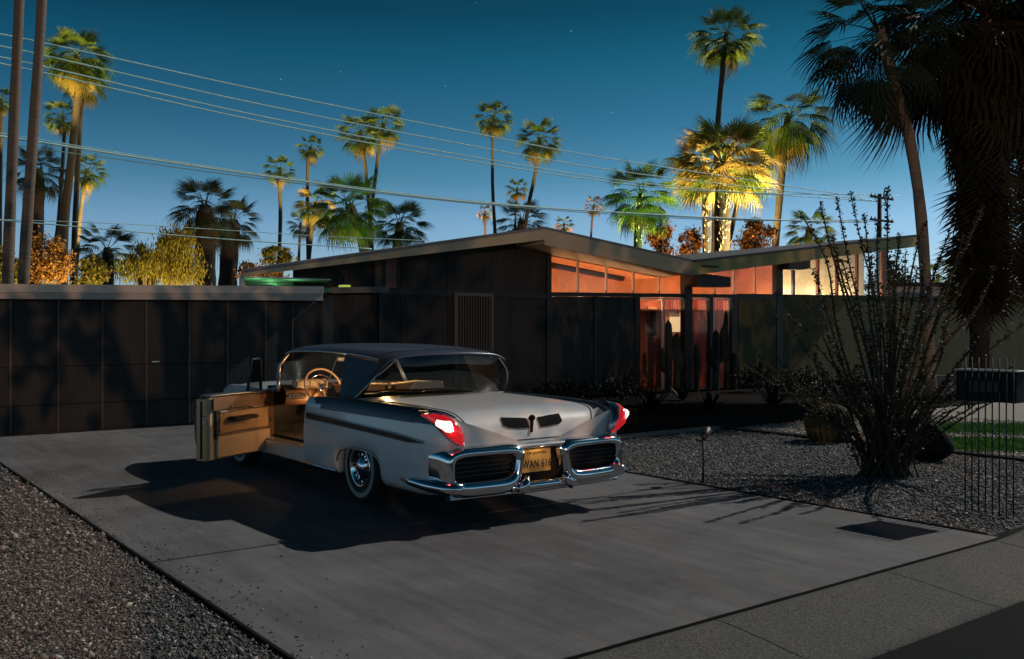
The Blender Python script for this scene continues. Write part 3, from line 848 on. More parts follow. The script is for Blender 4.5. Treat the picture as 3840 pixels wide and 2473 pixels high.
def uplight(top, D, color, E, back=5.0, side=2.0, z=.5, cone=None):
    """garden spot lamp standing on the ground on our side of a palm"""
    tocam = -Vector((top.x, top.y, 0)).normalized(); sd = Vector((-tocam.y, tocam.x, 0))
    loc = Vector((top.x, top.y, z)) + tocam * back + sd * side
    d = (top - loc).length
    if cone is None:
        cone = 2 * math.degrees(math.atan2(3.4, d)) if E < 24 else 46
    lamp('garden_uplight', 'SPOT', loc, E * d * d * 4 * math.pi, color, .15, target=top, cone=cone)

YEL = (1.0, .72, .22); ORG = (1.0, .52, .20); GRN = (.55, 1.0, .25); WRM = (1.0, .62, .34)
# two bare trunks in front, at the left
for lab, pth in (('stout bare palm trunk rising past the garage roof at its open end', [(45, 0), (34, 250), (18, 655)]),
                 ('slimmer bare palm trunk leaning beside the stout one over the garage', [(98, 0), (82, 250), (55, 655)])):
    (x0, y0) = pth[0]
    palm(lab, x0 + 16, -420, 100, pth, 19, 27, 'd', 2.0, 24, D=24.0 + random.uniform(0, 1.5), group='bare trunks over the garage', trunk_m=m_trunkw)
LP = []
def add(light, *a, **k):
    t, top, D = palm(*a, **k); LP.append((light, top, D)); return t
add((YEL, 7, 5, -3), 'big full crowned palm with yellow lit underside beside the bare trunks', 180, 130, 74, [(180, 210), (166, 380), (150, 520), (146, 655)], 14, 26, 'g', 2.1, 54)
add((YEL, 3, 5, 2), 'palm hidden behind the biggest crown with dark straight trunk', 196, 180, 56, [(188, 260), (180, 420), (170, 655)], 11, 14, 'g', 2.0, 34)
add((YEL, 6, 5, 2), 'slim palm below the biggest crown with a kinked leaning trunk', 146, 268, 42, [(150, 310), (143, 430), (132, 560), (90, 655)], 8, 11, 'g', 2.0, 34)
add((YEL, 7, 5, 2), 'palm crown low beside the dark straight trunk with yellow lower fronds', 205, 395, 44, [(196, 440), (184, 540), (176, 655)], 9, 12, 'g', 2.0, 34)
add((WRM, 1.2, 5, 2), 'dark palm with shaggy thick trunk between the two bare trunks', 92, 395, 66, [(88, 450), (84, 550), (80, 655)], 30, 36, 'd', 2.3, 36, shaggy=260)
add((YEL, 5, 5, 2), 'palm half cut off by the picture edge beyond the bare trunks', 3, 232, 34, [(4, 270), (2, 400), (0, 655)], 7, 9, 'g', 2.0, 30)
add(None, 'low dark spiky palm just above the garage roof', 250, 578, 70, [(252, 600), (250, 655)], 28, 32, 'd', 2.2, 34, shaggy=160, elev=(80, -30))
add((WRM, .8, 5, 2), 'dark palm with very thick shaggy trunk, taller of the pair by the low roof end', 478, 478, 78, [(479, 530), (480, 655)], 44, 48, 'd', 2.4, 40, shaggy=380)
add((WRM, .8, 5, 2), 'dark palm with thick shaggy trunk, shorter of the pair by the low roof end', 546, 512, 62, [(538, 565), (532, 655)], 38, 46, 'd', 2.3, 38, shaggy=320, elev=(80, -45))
add((YEL, 7, 5, 2), 'slender palm with small yellow green crown standing alone over the low wing', 654, 392, 37, [(653, 425), (655, 500), (652, 600)], 9, 9, 'g', 2.0, 34)
add((YEL, 6, 5, 2), 'slender palm with small crown taller than the lone one next to it', 726, 342, 31, [(719, 375), (718, 470), (719, 590)], 8, 8, 'g', 2.0, 34)
add((YEL, 5, 5, -3), 'tall palm with pale curved trunk, one of two touching crowns', 840, 306, 50, [(848, 352), (856, 420), (862, 480)], 9, 10, 'g', 2.0, 38)
add((YEL, 5, 5, 3), 'tall palm with dark trunk, higher of two touching crowns', 897, 288, 48, [(887, 335), (876, 420), (868, 480)], 8, 10, 'g', 2.0, 38)
add((GRN, 1.8, 5, 2), 'large bushy green palm crown behind the low wing roof', 815, 478, 88, [(840, 540), (850, 580)], 24, 26, 'g', 2.5, 52, elev=(85, -35))
add((YEL, 8, 5, 2), 'yellow lit palm crown tucked behind the bushy green one', 738, 472, 50, [(730, 520), (722, 590)], 10, 12, 'g', 2.0, 36, dry=.4)
add((YEL, 2, 5, 2), 'small dark palm with thin pale trunk in front of the yellow lit crown', 702, 520, 32, [(700, 555), (698, 600)], 6, 7, 'd', 2.0, 26)
add((GRN, .8, 5, 2), 'dark spiky palm spreading against the roof slope', 935, 520, 66, [(930, 550), (925, 580)], 20, 22, 'd', 2.4, 40, elev=(80, -25))
add((YEL, 5, 5, 2), 'tall palm with straight dark trunk above the roof ridge', 1152, 270, 44, [(1150, 315), (1150, 420), (1156, 545)], 7, 10, 'g', 2.0, 40)
add((YEL, 4.5, 5, 2), 'tall palm with leaning trunk beside the straight one above the ridge', 1260, 322, 52, [(1256, 370), (1246, 425), (1234, 480)], 9, 10, 'g', 2.0, 42)
add((ORG, 5, 5, 2), 'small palm between the two tall ones over the ridge', 1208, 438, 27, [(1206, 465), (1204, 500)], 5, 6, 'g', 2.0, 28)
add((WRM, .8, 5, 2), 'dark low palm fronds poking over the roof ridge', 1218, 512, 58, [(1216, 545), (1215, 600)], 16, 18, 'd', 2.3, 34, elev=(80, -20))
add((ORG, 14, 5, 2), 'tiny orange lit palm with pinkish trunk left of the straight trunk', 1133, 494, 19, [(1133, 515), (1133, 545)], 6, 6, 'g', 2.0, 26, dry=.5)
add((ORG, 12, 5, 2), 'tiny orange lit palm crown resting on the falling roof line', 1317, 522, 23, [(1317, 545), (1317, 570)], 5, 5, 'g', 2.0, 28, dry=.5)
add((ORG, 8, 5, 2), 'small orange lit palm with pale trunk next to the bright green palm', 1387, 478, 25, [(1383, 510), (1380, 555)], 5, 6, 'g', 2.0, 28, dry=.5)
add((GRN, 13, 4, 2), 'bright green floodlit palm with speckled trunk', 1496, 448, 84, [(1492, 510), (1489, 585)], 18, 22, 'g', 2.3, 44, shaggy=150, elev=(80, -50))
add((YEL, 3, 4, 2), 'tallest palm with high crown above the bright yellow cluster', 1696, 78, 74, [(1691, 120), (1685, 190), (1676, 290), (1672, 400)], 12, 15, 'g', 2.1, 46)
add(((1.0, .76, .30), 22, 4, 3), 'wide bright yellow floodlit palm with thick speckled trunk', 1690, 372, 112, [(1687, 430), (1686, 580)], 34, 42, 'g', 3.0, 66, dry=.55, shaggy=420, elev=(84, -18))
add(((1.0, .74, .28), 18, 4, 2), 'yellow floodlit palm with narrower textured trunk left of the thick one', 1645, 380, 84, [(1648, 440), (1650, 585)], 18, 20, 'g', 2.6, 50, dry=.55, shaggy=260)
add((YEL, 9, 4, 2), 'green yellow palm with thin leaning trunk behind the thick trunk', 1745, 385, 62, [(1728, 450), (1712, 520), (1700, 585)], 10, 12, 'g', 2.2, 36, dry=.3)
add((YEL, 8, 4, -2), 'palm with long hanging golden green fronds and bent dark trunk', 1842, 268, 92, [(1833, 310), (1826, 400), (1817, 500), (1810, 580)], 15, 18, 'g', 2.9, 40, elev=(62, -26), dry=.08, droopy=True)
add((YEL, 3.5, 5, 2), 'round green palm crown just above the gravelled roof', 1890, 532, 56, [(1888, 560), (1886, 600)], 16, 18, 'g', 2.2, 34, elev=(80, -30))
add((YEL, 3, 5, 2), 'small far palm seen between the spiny shrub and the thick dark trunk', 2190, 640, 40, [(2190, 660), (2190, 700)], 8, 8, 'g', 2.0, 26)
# big dark palms at the right
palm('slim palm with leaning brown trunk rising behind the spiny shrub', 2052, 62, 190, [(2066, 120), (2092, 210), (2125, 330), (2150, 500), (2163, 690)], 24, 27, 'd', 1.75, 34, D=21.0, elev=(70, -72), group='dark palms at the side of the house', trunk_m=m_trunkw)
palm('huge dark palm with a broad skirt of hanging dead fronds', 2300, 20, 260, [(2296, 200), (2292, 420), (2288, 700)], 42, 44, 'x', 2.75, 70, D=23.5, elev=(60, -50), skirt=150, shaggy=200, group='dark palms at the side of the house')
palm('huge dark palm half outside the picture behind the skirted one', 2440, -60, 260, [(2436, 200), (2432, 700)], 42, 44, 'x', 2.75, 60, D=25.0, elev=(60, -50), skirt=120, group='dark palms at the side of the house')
for lt_, top, D in LP:
    if lt_: uplight(top, D, lt_[0], lt_[1] * (2.4 if lt_[0] != GRN else 1.7), 12 if lt_[2] > 4.5 else 2.5, lt_[3] * 1.5, z=2.0 if lt_[1] < 12 else .6)

# ================================================================== BROADLEAF TREES AND BUSHES BEHIND
def leafy(name, label, cx, cy, rx, ry, D, n, c1, c2, leaf=.12, hang=0.0, light=None, cat='tree', group=None, z_base=0.0, clumps=14):
    ctr = P(cx * S, cy * S, D); k = D / 2185.0
    RX, RZ = rx * k, ry * k
    t = thing(name, (ctr.x, ctr.y, z_base), label, cat, group)
    cz = ctr.z - z_base
    q = MB(); h = cz
    q.tube([(0, 0, -.05), (.05, .02, h * .5), (0, .05, h)], [RX * .09 + .05, RX * .07 + .04, RX * .03 + .02], 7)
    cl = []
    for i in range(clumps):
        a = random.uniform(0, 6.283); b_ = random.uniform(-.85, .95); rr = math.sqrt(1 - b_ * b_) * random.uniform(.35, .95)
        c = Vector((math.cos(a) * rr * RX, math.sin(a) * rr * RX, cz + b_ * RZ * .9))
        cl.append((c, random.uniform(.22, .5)))
        q.tube([(0, 0, h * .55), tuple((Vector((0, 0, h * .75)) + c) / 2), tuple(c)], [RX * .04 + .02, .03, .012], 5)
    q.build('trunk', m_trunk, t)
    f = MB()
    for i in range(n):
        c, s_ = random.choice(cl)
        d = Vector((random.gauss(0, 1), random.gauss(0, 1), random.gauss(0, 1) - hang * random.uniform(0, 2)))
        p = c + Vector((d.x * RX * s_ * .55, d.y * RX * s_ * .55, d.z * RZ * s_ * .55))
        if p.z < .1: continue
        a, b_, e = (random.uniform(0, 6.283) for _ in range(3))
        M = Matrix.Rotation(a, 3, 'Z') @ Matrix.Rotation(b_, 3, 'X')
        w = leaf * random.uniform(.6, 1.3); l_ = w * (1.2 + 2 * hang)
        if hang: M = Matrix.Rotation(a, 3, 'Z') @ Matrix.Rotation(R(90) + random.uniform(-.4, .4), 3, 'X')
        f.add([p + M @ Vector(v) for v in ((-w * .4, 0, 0), (0, -l_ * .5, 0), (w * .4, 0, 0), (0, l_ * .5, 0))], [(0,1,2,3)])
    key = 'foliage_%d%d%d' % tuple(int(x * 1000) for x in c1)
    f.build('crown', MATS.get(key) or leaf_mat(key, c1, c2, .3), t)
    if light:
        col_, E = light; uplight(ctr, D, col_, E, back=3 + RX, side=1.5, cone=70)
    return t
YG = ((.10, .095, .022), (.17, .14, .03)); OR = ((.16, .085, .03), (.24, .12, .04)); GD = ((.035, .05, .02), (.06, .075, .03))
leafy('weeping_tree', 'weeping yellow green tree next to the thick shaggy palm trunks', 412, 600, 54, 62, 38, 13000, *YG, leaf=.055, hang=.8, light=(YEL, 11), clumps=30)
leafy('weeping_tree', 'second weeping tree with drooping golden leaves by the low spiky palm', 335, 612, 42, 50, 40, 10000, *YG, leaf=.055, hang=.8, light=(YEL, 11))
leafy('bush', 'golden bush glowing between the bare trunks above the garage', 110, 610, 46, 52, 42, 5000, *OR, leaf=.11, light=(YEL, 8), cat='bush')
leafy('bush', 'yellow bush at the far end above the garage', 18, 625, 34, 40, 42, 2000, *YG, leaf=.16, light=(YEL, 6), cat='bush')
leafy('bush', 'yellow bush below the low spiky palm', 215, 640, 40, 34, 44, 2200, *YG, leaf=.16, light=(YEL, 5), cat='bush')
leafy('bush', 'golden bush seen under the green lit roof end', 615, 648, 45, 26, 50, 2200, *OR, leaf=.16, light=(YEL, 7), cat='bush')
leafy('bush', 'small golden bush beside the thick shaggy trunks', 572, 640, 26, 26, 48, 1400, *OR, leaf=.15, light=(YEL, 4), cat='bush')
leafy('bush', 'golden bush above the low wing fascia', 650, 600, 34, 24, 70, 1400, *YG, leaf=.2, light=(YEL, 8), cat='bush')
leafy('tree', 'orange lit tree left of the yellow palm cluster', 1548, 566, 36, 42, 62, 2600, *OR, leaf=.17, light=(ORG, 9))
leafy('tree', 'smaller orange lit tree touching the textured palm trunk', 1608, 572, 28, 34, 64, 2200, *OR, leaf=.17, light=(ORG, 7))
leafy('tree', 'broad orange lit tree right of the yellow palm cluster', 1768, 556, 52, 42, 62, 3400, *OR, leaf=.17, light=(ORG, 6))
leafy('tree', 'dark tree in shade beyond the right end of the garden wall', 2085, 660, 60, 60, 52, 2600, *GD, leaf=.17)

# ================================================================== WIRES AND POLE
m_wire = mat('wire_metal', (.55, .85, .80), .5)
WV = 32.5
wires = [('uppermost overhead wire crossing the sky', [(-300, 70), (0, 128), (960, 336), (1700, 486), (2300, 598), (3240, 742)], .025),
         ('second overhead wire from the top', [(-300, 112), (0, 173), (960, 389), (1700, 535), (2300, 640), (3270, 752)], .025),
         ('overhead wire, upper of the close pair in the upper set', [(-300, 152), (0, 214), (960, 433), (1700, 577), (2300, 674), (3330, 760)], .025),
         ('overhead wire, lower of the close pair in the upper set', [(-300, 176), (0, 238), (960, 453), (1700, 594), (2300, 686), (3370, 735)], .025),
         ('thick overhead cable of the lower set', [(-300, 468), (0, 512), (960, 657), (1700, 752), (2500, 808), (3250, 836)], .036),
         ('overhead cable hugging the thick one from above', [(-300, 450), (0, 500), (960, 651), (1700, 746), (2500, 812), (3300, 832)], .016),
         ('overhead cable just under the thick one', [(-300, 505), (0, 540), (960, 669), (1700, 757), (2500, 817), (3350, 826)], .018)]
for lab, pts, r_ in wires:
    p3 = [PV(x, y, WV) for x, y in pts]
    kz = [(p.x, p.z) for p in p3]
    q = MB().tube([(u, WV, hermite(kz, u)) for u in np.linspace(p3[0].x, p3[-1].x, 40)], r_, 5, smooth=True)
    tag(q.build('overhead_wire', m_wire), lab, 'wire', 'wires from the utility pole')
for lab, pts, r_ in (('low service wire ending at the low wing roof', [(-300, 800), (0, 826), (960, 906), (1395, 934)], .016),
                     ('thin upper service wire ending at the roof slope', [(-300, 820), (0, 824), (600, 848), (1100, 880), (1640, 905)], .010)):
    p3 = [PV(x, y, 27.2) for x, y in pts]; kz = [(p.x, p.z) for p in p3]
    q = MB().tube([(u, 27.2, hermite(kz, u)) for u in np.linspace(p3[0].x, p3[-1].x, 30)], r_, 5)
    tag(q.build('overhead_wire', m_wire), lab, 'wire', 'service wires to the house')
pb = PV(3298, 1236, WV)
pole = thing('utility_pole', (pb.x, WV, 0), 'dark wooden utility pole with two cross arms behind the spiny shrub', 'pole')
m_pole = mat('pole_wood', (.035, .028, .022), .9, var=.3, vscale=3)
zt = PV(3298, 728, WV).z
MB().tube([(0, 0, -.1), (0, 0, zt)], [.17, .12], 10).build('mast', m_pole, pole)
for ya, tilt in ((744, -.35), (829, -.30)):
    z = PV(3298, ya, WV).z
    arm = MB().rbox((0, -.16, z), (2.5, .1, .13)).build('cross_arm', m_pole, pole)
    q = MB()
    for x in (-1.15, -.75, .75, 1.15): q.tube([(x, -.16, z + .065), (x, -.16, z + .2)], [.05, .03], 6)
    q.build('insulators', mat('insulator', (.12, .1, .1), .3), arm)
    MB().tube([(-.7, -.12, z - .06), (0, -.1, z - .6)], .025, 5).tube([(.7, -.12, z - .06), (0, -.1, z - .6)], .025, 5).build('brace', m_pole, pole)
MB().tube([(.3, -.2, zt + .35), (.15, -.18, zt - .1), (.55, -.16, zt - .7), (.75, -.16, zt - 2.2)], .045, 6).build('drop_cable', m_pole, pole)

# ================================================================== FRONT GARDEN
# ocotillo
OB = Vector((9.75, 5.85, 0))
m_ocs = mat('ocotillo_bark', (.055, .045, .03), .9, var=.5, vscale=25)
m_ocl = leaf_mat('ocotillo_leaf', (.018, .022, .008), (.06, .052, .016), .1)
oc = thing('ocotillo_shrub', OB, 'tall spiny shrub of many thin leafy stems fanning from one base', 'shrub')
fw = Vector((SY, CY, 0)); rt = Vector((CY, -SY, 0))
rs = random.Random(5)
def stem(pts, r0):
    q = MB()
    k = len(pts); n = 12
    line = []
    for i in range(n + 1):
        t = i / n * (k - 1); j = min(int(t), k - 2); f = t - j
        p0, p1, p2, p3 = (Vector(pts[max(0, min(k - 1, j + d))]) for d in (-1, 0, 1, 2))
        line.append(.5 * ((2 * p1) + (p2 - p0) * f + (2 * p0 - 5 * p1 + 4 * p2 - p3) * f * f + (3 * p1 - p0 - 3 * p2 + p3) * f ** 3))
    q.tube(line, [r0 * (1 - .65 * i / n) for i in range(n + 1)], 6, 0)
    L = sum((line[i+1] - line[i]).length for i in range(n))
    m_ = int(L * 80)
    for i in range(m_):
        t = rs.uniform(.12, 1.0) * n; j = min(int(t), n - 1); c = line[j].lerp(line[j+1], t - j)
        a, b_ = rs.uniform(0, 6.28), rs.uniform(-.3, 1.0)
        d = Vector((math.cos(a) * math.cos(b_), math.sin(a) * math.cos(b_), math.sin(b_)))
        s2 = d.cross(Vector((rs.uniform(-1, 1), rs.uniform(-1, 1), 1))).normalized()
        l_ = rs.uniform(.022, .046); w = l_ * .36
        b0 = c + d * .008
        q.add([b0, b0 + d * l_ * .5 + s2 * w, b0 + d * l_, b0 + d * l_ * .5 - s2 * w], [(0,1,2,3)], 1)
    return q.build('stem', [m_ocs, m_ocl], oc)
# measured tips (photo pixels) for the stems one can follow
tips = [(2995, 790), (3075, 760), (3140, 745), (3190, 725), (3240, 800), (3290, 835), (3330, 705), (3375, 880), (3395, 950), (3470, 830),
        (3560, 870), (3610, 880), (3690, 770), (3050, 1010), (2960, 1180), (3820, 1060), (3730, 1000), (3650, 1010), (3120, 880), (3440, 1000),
        (3700, 1340), (3010, 1120), (3160, 980), (3270, 960), (3350, 1000), (3520, 980)]
for x, y in tips:
    dd = 10.5 + rs.uniform(-.7, .9)
    tp = P(x, y, dd) - OB
    mid = Vector((tp.x * rs.uniform(.25, .6), tp.y * rs.uniform(.25, .6), tp.z * .5))
    b0 = Vector((rs.uniform(-.16, .16), rs.uniform(-.16, .16), -.03))
    mid2 = tp * .78 + Vector((rs.uniform(-.08, .08), rs.uniform(-.08, .08), .02 * tp.z))
    stem([b0, mid, mid2, tp], rs.uniform(.015, .023))
for i in range(58):
    a = rs.uniform(0, 6.28); L = rs.uniform(.9, 2.5); e = rs.uniform(.62, 1.4)
    d = Vector((math.cos(a) * math.cos(e), math.sin(a) * math.cos(e), math.sin(e))) * L
    b0 = Vector((rs.uniform(-.28, .28), rs.uniform(-.28, .28), -.03))
    stem([b0, d * .4 + Vector((0, 0, .1)), d * .75, d + Vector((rs.uniform(-.15, .15), rs.uniform(-.15, .15), -.05))], rs.uniform(.009, .016))

def blob(name, label, cat, p, size, m_, seed, ribs=0, rough=.12):
    r = random.Random(seed); ph = [r.uniform(0, 6.28) for _ in range(6)]
    def fn(u, v):
        a = u * 2 * math.pi; b_ = (v - .5) * math.pi
        d = Vector((math.cos(a) * math.cos(b_), math.sin(a) * math.cos(b_), math.sin(b_)))
        k = 1 + rough * (math.sin(3 * d.x + ph[0]) + math.sin(4 * d.y + ph[1]) * .8 + math.sin(5 * d.z + ph[2]) * .6 + .4 * math.sin(9 * d.x + 7 * d.y + ph[3]))
        if ribs: k *= 1 + .07 * math.cos(ribs * a) * math.cos(b_)
        return (d.x * size[0] * k, d.y * size[1] * k, max(-.03, d.z * size[2] * k + size[2] * .75))
    o = MB().grid(fn, 96 if ribs else 36, 20, wrap_u=True).build(name, m_, None, p)
    return tag(o, label, cat)
m_barrel = mat('barrel_cactus_skin', (.022, .032, .012), .8, var=.4, vscale=12, bump=.8, bscale=60, color2=(.07, .055, .02))
m_rock = mat('boulder_rock', (.016, .015, .014), .98, spec=.08, var=.5, vscale=4, bump=.9, bscale=18)
def barrel(label, p, r_):
    t = thing('barrel_cactus', p, label, 'cactus', 'barrel cacti by the spiny shrub')
    o = blob('body', None, None, (0, 0, 0), (r_, r_, r_ * .95), m_barrel, int(r_ * 100), ribs=22, rough=.01)
    o.parent = t
    q = MB(); k = random.Random(3)
    for i in range(22):
        a = 2 * math.pi * i / 22
        for j in range(8):
            b_ = -.2 + j * .21
            d = Vector((math.cos(a) * math.cos(b_), math.sin(a) * math.cos(b_), math.sin(b_)))
            c = Vector((d.x * r_, d.y * r_, d.z * r_ * .95 + r_ * .71)) * 1.03
            for _ in range(3):
                e = (d + Vector((k.uniform(-.6, .6), k.uniform(-.6, .6), k.uniform(-.4, .6)))).normalized() * r_ * .22
                s2 = d.orthogonal().normalized() * .004
                q.add([c - s2, c + s2, c + e], [(0,1,2)])
    q.build('spines', mat('cactus_spine', (.35, .26, .1), .7), t, kind='stuff')
pc = PG(3110, 1652)
barrel('large round barrel cactus on the moonlit gravel left of the spiny shrub', (pc.x, pc.y, 0), .33)
pc = PG(3290, 1625)
barrel('smaller barrel cactus half hidden behind the spiny shrub base', (pc.x, pc.y, 0), .24)
pr_ = PG(3465, 1722)
blob('boulder', 'dark boulder beside the lawn right of the spiny shrub', 'boulder', (pr_.x, pr_.y, 0), (.34, .30, .27), m_rock, 4)
# path light
pp_ = PG(2637, 1812)
pl_ = thing('path_light', (pp_.x, pp_.y, 0), 'slim dark path light on a thin stake at the gravel edge', 'garden light')
m_pl = mat('path_light_metal', (.02, .018, .016), .5)
MB().tube([(0, 0, -.02), (0, 0, .47)], .011, 8).build('stake', m_pl, pl_)
MB().tube([(0, 0, .47), (.03, .01, .5), (.11, .035, .565)], [.02, .035, .05], 10).build('lamp_head', m_pl, pl_)
MB().tube([(0, 0, .44), (-.1, .02, .475)], .012, 6).build('bracket', m_pl, pl_)

# mailbox on rods
mbx = thing('mailbox', (8.58, 4.11, 0), 'grey box mailbox held behind a row of thin vertical rods', 'mailbox')
m_mb = mat('mailbox_metal', (.010, .010, .011), .7, spec=.2)
MB().rbox((.01, .02, 1.135), (.22, .54, .27), bev=.01).build('box', m_mb, mbx)
MB().rbox((.01, .02, 1.280), (.25, .57, .016), bev=.004).build('lid', mat('mailbox_lid', (.30, .30, .31), .35, metal=.5), mbx)
MB().rbox((-.105, .03, 1.135), (.008, .26, .10)).build('number_plate', m_black, mbx)
for sx in (-.115,):
    for i in range(8):
        MB().tube([(sx, -.235 + i * .061, -.03), (sx, -.235 + i * .061, 1.40)], .0065, 6).build('rod', m_pl, mbx)

# columnar cacti in front of the lit windows
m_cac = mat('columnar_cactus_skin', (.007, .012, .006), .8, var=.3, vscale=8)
def column_cactus(label, px, top_y, arms, v=16.95, r_=.085):
    b0 = PV(px, 1440, v); zt = PV(px, top_y, v).z
    t = thing('columnar_cactus', (b0.x, v, 0), label, 'cactus', 'columnar cacti before the lit windows')
    def col_(pts, rr):
        n = 20; vs_ = []
        pts = [Vector(p) for p in pts]; k = len(pts)
        def fn(u, s_):
            x = s_ * (k - 1); j = min(int(x), k - 2); c = pts[j].lerp(pts[j+1], x - j)
            e = math.sqrt(max(0.0, 1 - max(0, (s_ - .86) / .14) ** 2))
            q = rr * (1 + .14 * math.cos(7 * u * 2 * math.pi)) * e
            return (c.x + q * math.cos(u * 6.28318), c.y + q * math.sin(u * 6.28318), c.z)
        return MB().grid(fn, 28, 16, wrap_u=True)
    col_([(0, 0, -.03), (.02, 0, zt * .5), (0, 0, zt)], r_).build('column', m_cac, t)
    for (dx, z0, z1) in arms:
        col_([(0, 0, z0), (dx * .7, 0, z0 + .06), (dx, 0, z0 + .2), (dx, 0, z1)], r_ * .75).build('arm', m_cac, t)
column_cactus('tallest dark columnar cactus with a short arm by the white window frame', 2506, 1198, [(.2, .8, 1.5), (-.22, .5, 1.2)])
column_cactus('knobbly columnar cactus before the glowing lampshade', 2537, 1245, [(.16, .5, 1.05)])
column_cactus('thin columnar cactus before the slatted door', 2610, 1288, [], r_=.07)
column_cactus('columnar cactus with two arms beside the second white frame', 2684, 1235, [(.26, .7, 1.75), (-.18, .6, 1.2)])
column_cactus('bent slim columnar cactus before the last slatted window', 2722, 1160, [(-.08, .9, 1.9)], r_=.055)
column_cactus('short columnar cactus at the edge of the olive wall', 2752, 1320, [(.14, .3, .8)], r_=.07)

# dark low shrubs and agaves along the planting strip
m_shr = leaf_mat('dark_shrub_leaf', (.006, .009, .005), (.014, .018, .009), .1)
def agave(label, px, py, h, n, group):
    b0 = PG(px, py); t = thing('agave_plant', (b0.x, b0.y, 0), label, 'agave', group)
    for i in range(n):
        az = i * 2.4 + random.uniform(-.2, .2); el = R(random.uniform(22, 82)); L = h * random.uniform(.7, 1.1)
        q = MB(); d = Vector((math.cos(az) * math.cos(el), math.sin(az) * math.cos(el), math.sin(el))); sd = Vector((-math.sin(az), math.cos(az), 0)); up = sd.cross(d)
        pr2 = [(0, .035), (.3, .05), (.65, .035), (1, .002)]
        vs_ = []
        for f, w in pr2:
            c = d * (f * L) + Vector((0, 0, -.12 * L * f * f)) - (up * 0)
            vs_ += [c - sd * w, c - up * .012 + Vector((0,0,-.004)), c + sd * w]
        fs = []
        for j in range(3): fs += [(3*j, 3*j+1, 3*j+4, 3*j+3), (3*j+1, 3*j+2, 3*j+5, 3*j+4)]
        q.add(vs_, fs); q.build('leaf', m_shr, t)
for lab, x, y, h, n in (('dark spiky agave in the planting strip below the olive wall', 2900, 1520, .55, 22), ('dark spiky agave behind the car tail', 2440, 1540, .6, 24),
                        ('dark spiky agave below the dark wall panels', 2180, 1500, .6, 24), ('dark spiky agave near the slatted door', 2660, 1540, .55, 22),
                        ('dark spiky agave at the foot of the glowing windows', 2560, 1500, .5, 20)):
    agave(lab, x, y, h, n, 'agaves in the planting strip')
def shrub(label, px, py, rx, rz, n):
    b0 = PG(px, py); t = thing('low_shrub', (b0.x, b0.y, 0), label, 'shrub', 'low shrubs against the house'); q = MB(); st_ = MB()
    for i in range(9):
        a = random.uniform(0, 6.28); st_.tube([(0, 0, -.02), (math.cos(a) * rx * .4, math.sin(a) * rx * .4, rz * 1.0)], [.015, .005], 5)
    st_.build('stems', m_ocs, t)
    for i in range(n):
        a, b_ = random.uniform(0, 6.28), random.uniform(0, 1); rr = random.uniform(.5, 1.0) * (1 + .2 * math.sin(3 * a))
        p = Vector((math.cos(a) * rx * rr * math.cos(b_ * 1.4), math.sin(a) * rx * rr * math.cos(b_ * 1.4), rz * (.1 + 1.1 * rr * math.sin(b_ * 1.4))))
        M = Matrix.Rotation(random.uniform(0, 6.28), 3, 'Z') @ Matrix.Rotation(random.uniform(0, 3), 3, 'X'); w = random.uniform(.03, .06)
        q.add([p + M @ Vector(v) for v in ((-w * .5, 0, 0), (0, -w, 0), (w * .5, 0, 0), (0, w, 0))], [(0,1,2,3)])
    q.build('foliage', m_shr, t)
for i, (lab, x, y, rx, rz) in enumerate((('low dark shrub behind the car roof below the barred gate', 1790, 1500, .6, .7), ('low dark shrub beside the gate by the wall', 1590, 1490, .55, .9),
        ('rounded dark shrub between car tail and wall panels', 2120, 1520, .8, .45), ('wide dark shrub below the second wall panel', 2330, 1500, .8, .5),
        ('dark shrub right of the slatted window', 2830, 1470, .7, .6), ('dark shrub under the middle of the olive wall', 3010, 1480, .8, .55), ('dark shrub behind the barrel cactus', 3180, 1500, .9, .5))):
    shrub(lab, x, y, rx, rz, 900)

# neighbour's pale carport seen past the wall end
nb0 = P(3395, 1105, 46)
nh = thing('neighbour_house', (nb0.x, nb0.y, 0), 'pale far house glimpsed past the end of the garden wall', 'house', rz=-YAW)
zt = P(3395, 1075, 46).z
MB().box(-1.2, 6.5, 0, .2, 0, zt).build('wall', mat('neighbour_wall', (.5, .45, .42), .8), nh)
MB().box(-1.5, 6.8, -.5, 4, zt + .002, zt + .18).build('roof', m_black, nh)
MB().box(-.6, .9, -.06, -.002, zt - .75, zt - .3).build('window', mat('neighbour_pane', (.1, .1, .12), .2), nh)

# ================================================================== CAR  (x right, y forward, z up, origin under the rear bumper)
car = thing('car', (5.15, 6.40, 0), 'two tone vintage car with glowing tail lights and open driver door', 'car')
m_white = mat('car_paint_light', (.66, .65, .635), .28, coat=.6, var=.05, vscale=3)
m_navy = mat('car_paint_dark', (.012, .012, .017), .40, coat=.25, spec=.3)
m_roofp = mat('car_roof_paint', (.045, .042, .060), .45, coat=.15, spec=.3)
m_chrome = mat('chrome', (.62, .64, .68), .10, metal=1.0)
m_chromed = mat('dull_chrome', (.55, .55, .55), .28, metal=1.0)
m_rubber = mat('tyre_rubber', (.012, .012, .012), .75, bump=.3, bscale=60)
m_ww = mat('whitewall', (.30, .29, .27), .6, var=.15, vscale=6)
m_seam = mat('panel_gap', (.006, .006, .006), .8)
m_under = mat('underbody', (.008, .008, .008), .9)
m_tan = mat('tan_vinyl', (.42, .25, .12), .5, var=.12, vscale=9, bump=.1, bscale=90)
m_brown = mat('brown_vinyl', (.16, .075, .035), .55, var=.2, vscale=9, bump=.15, bscale=120)
m_creamv = mat('cream_vinyl', (.58, .44, .28), .45, var=.08, vscale=6)
m_blackv = mat('black_vinyl', (.015, .014, .013), .5)
m_cglass = glass_mat('car_glass', (.42, .50, .50))
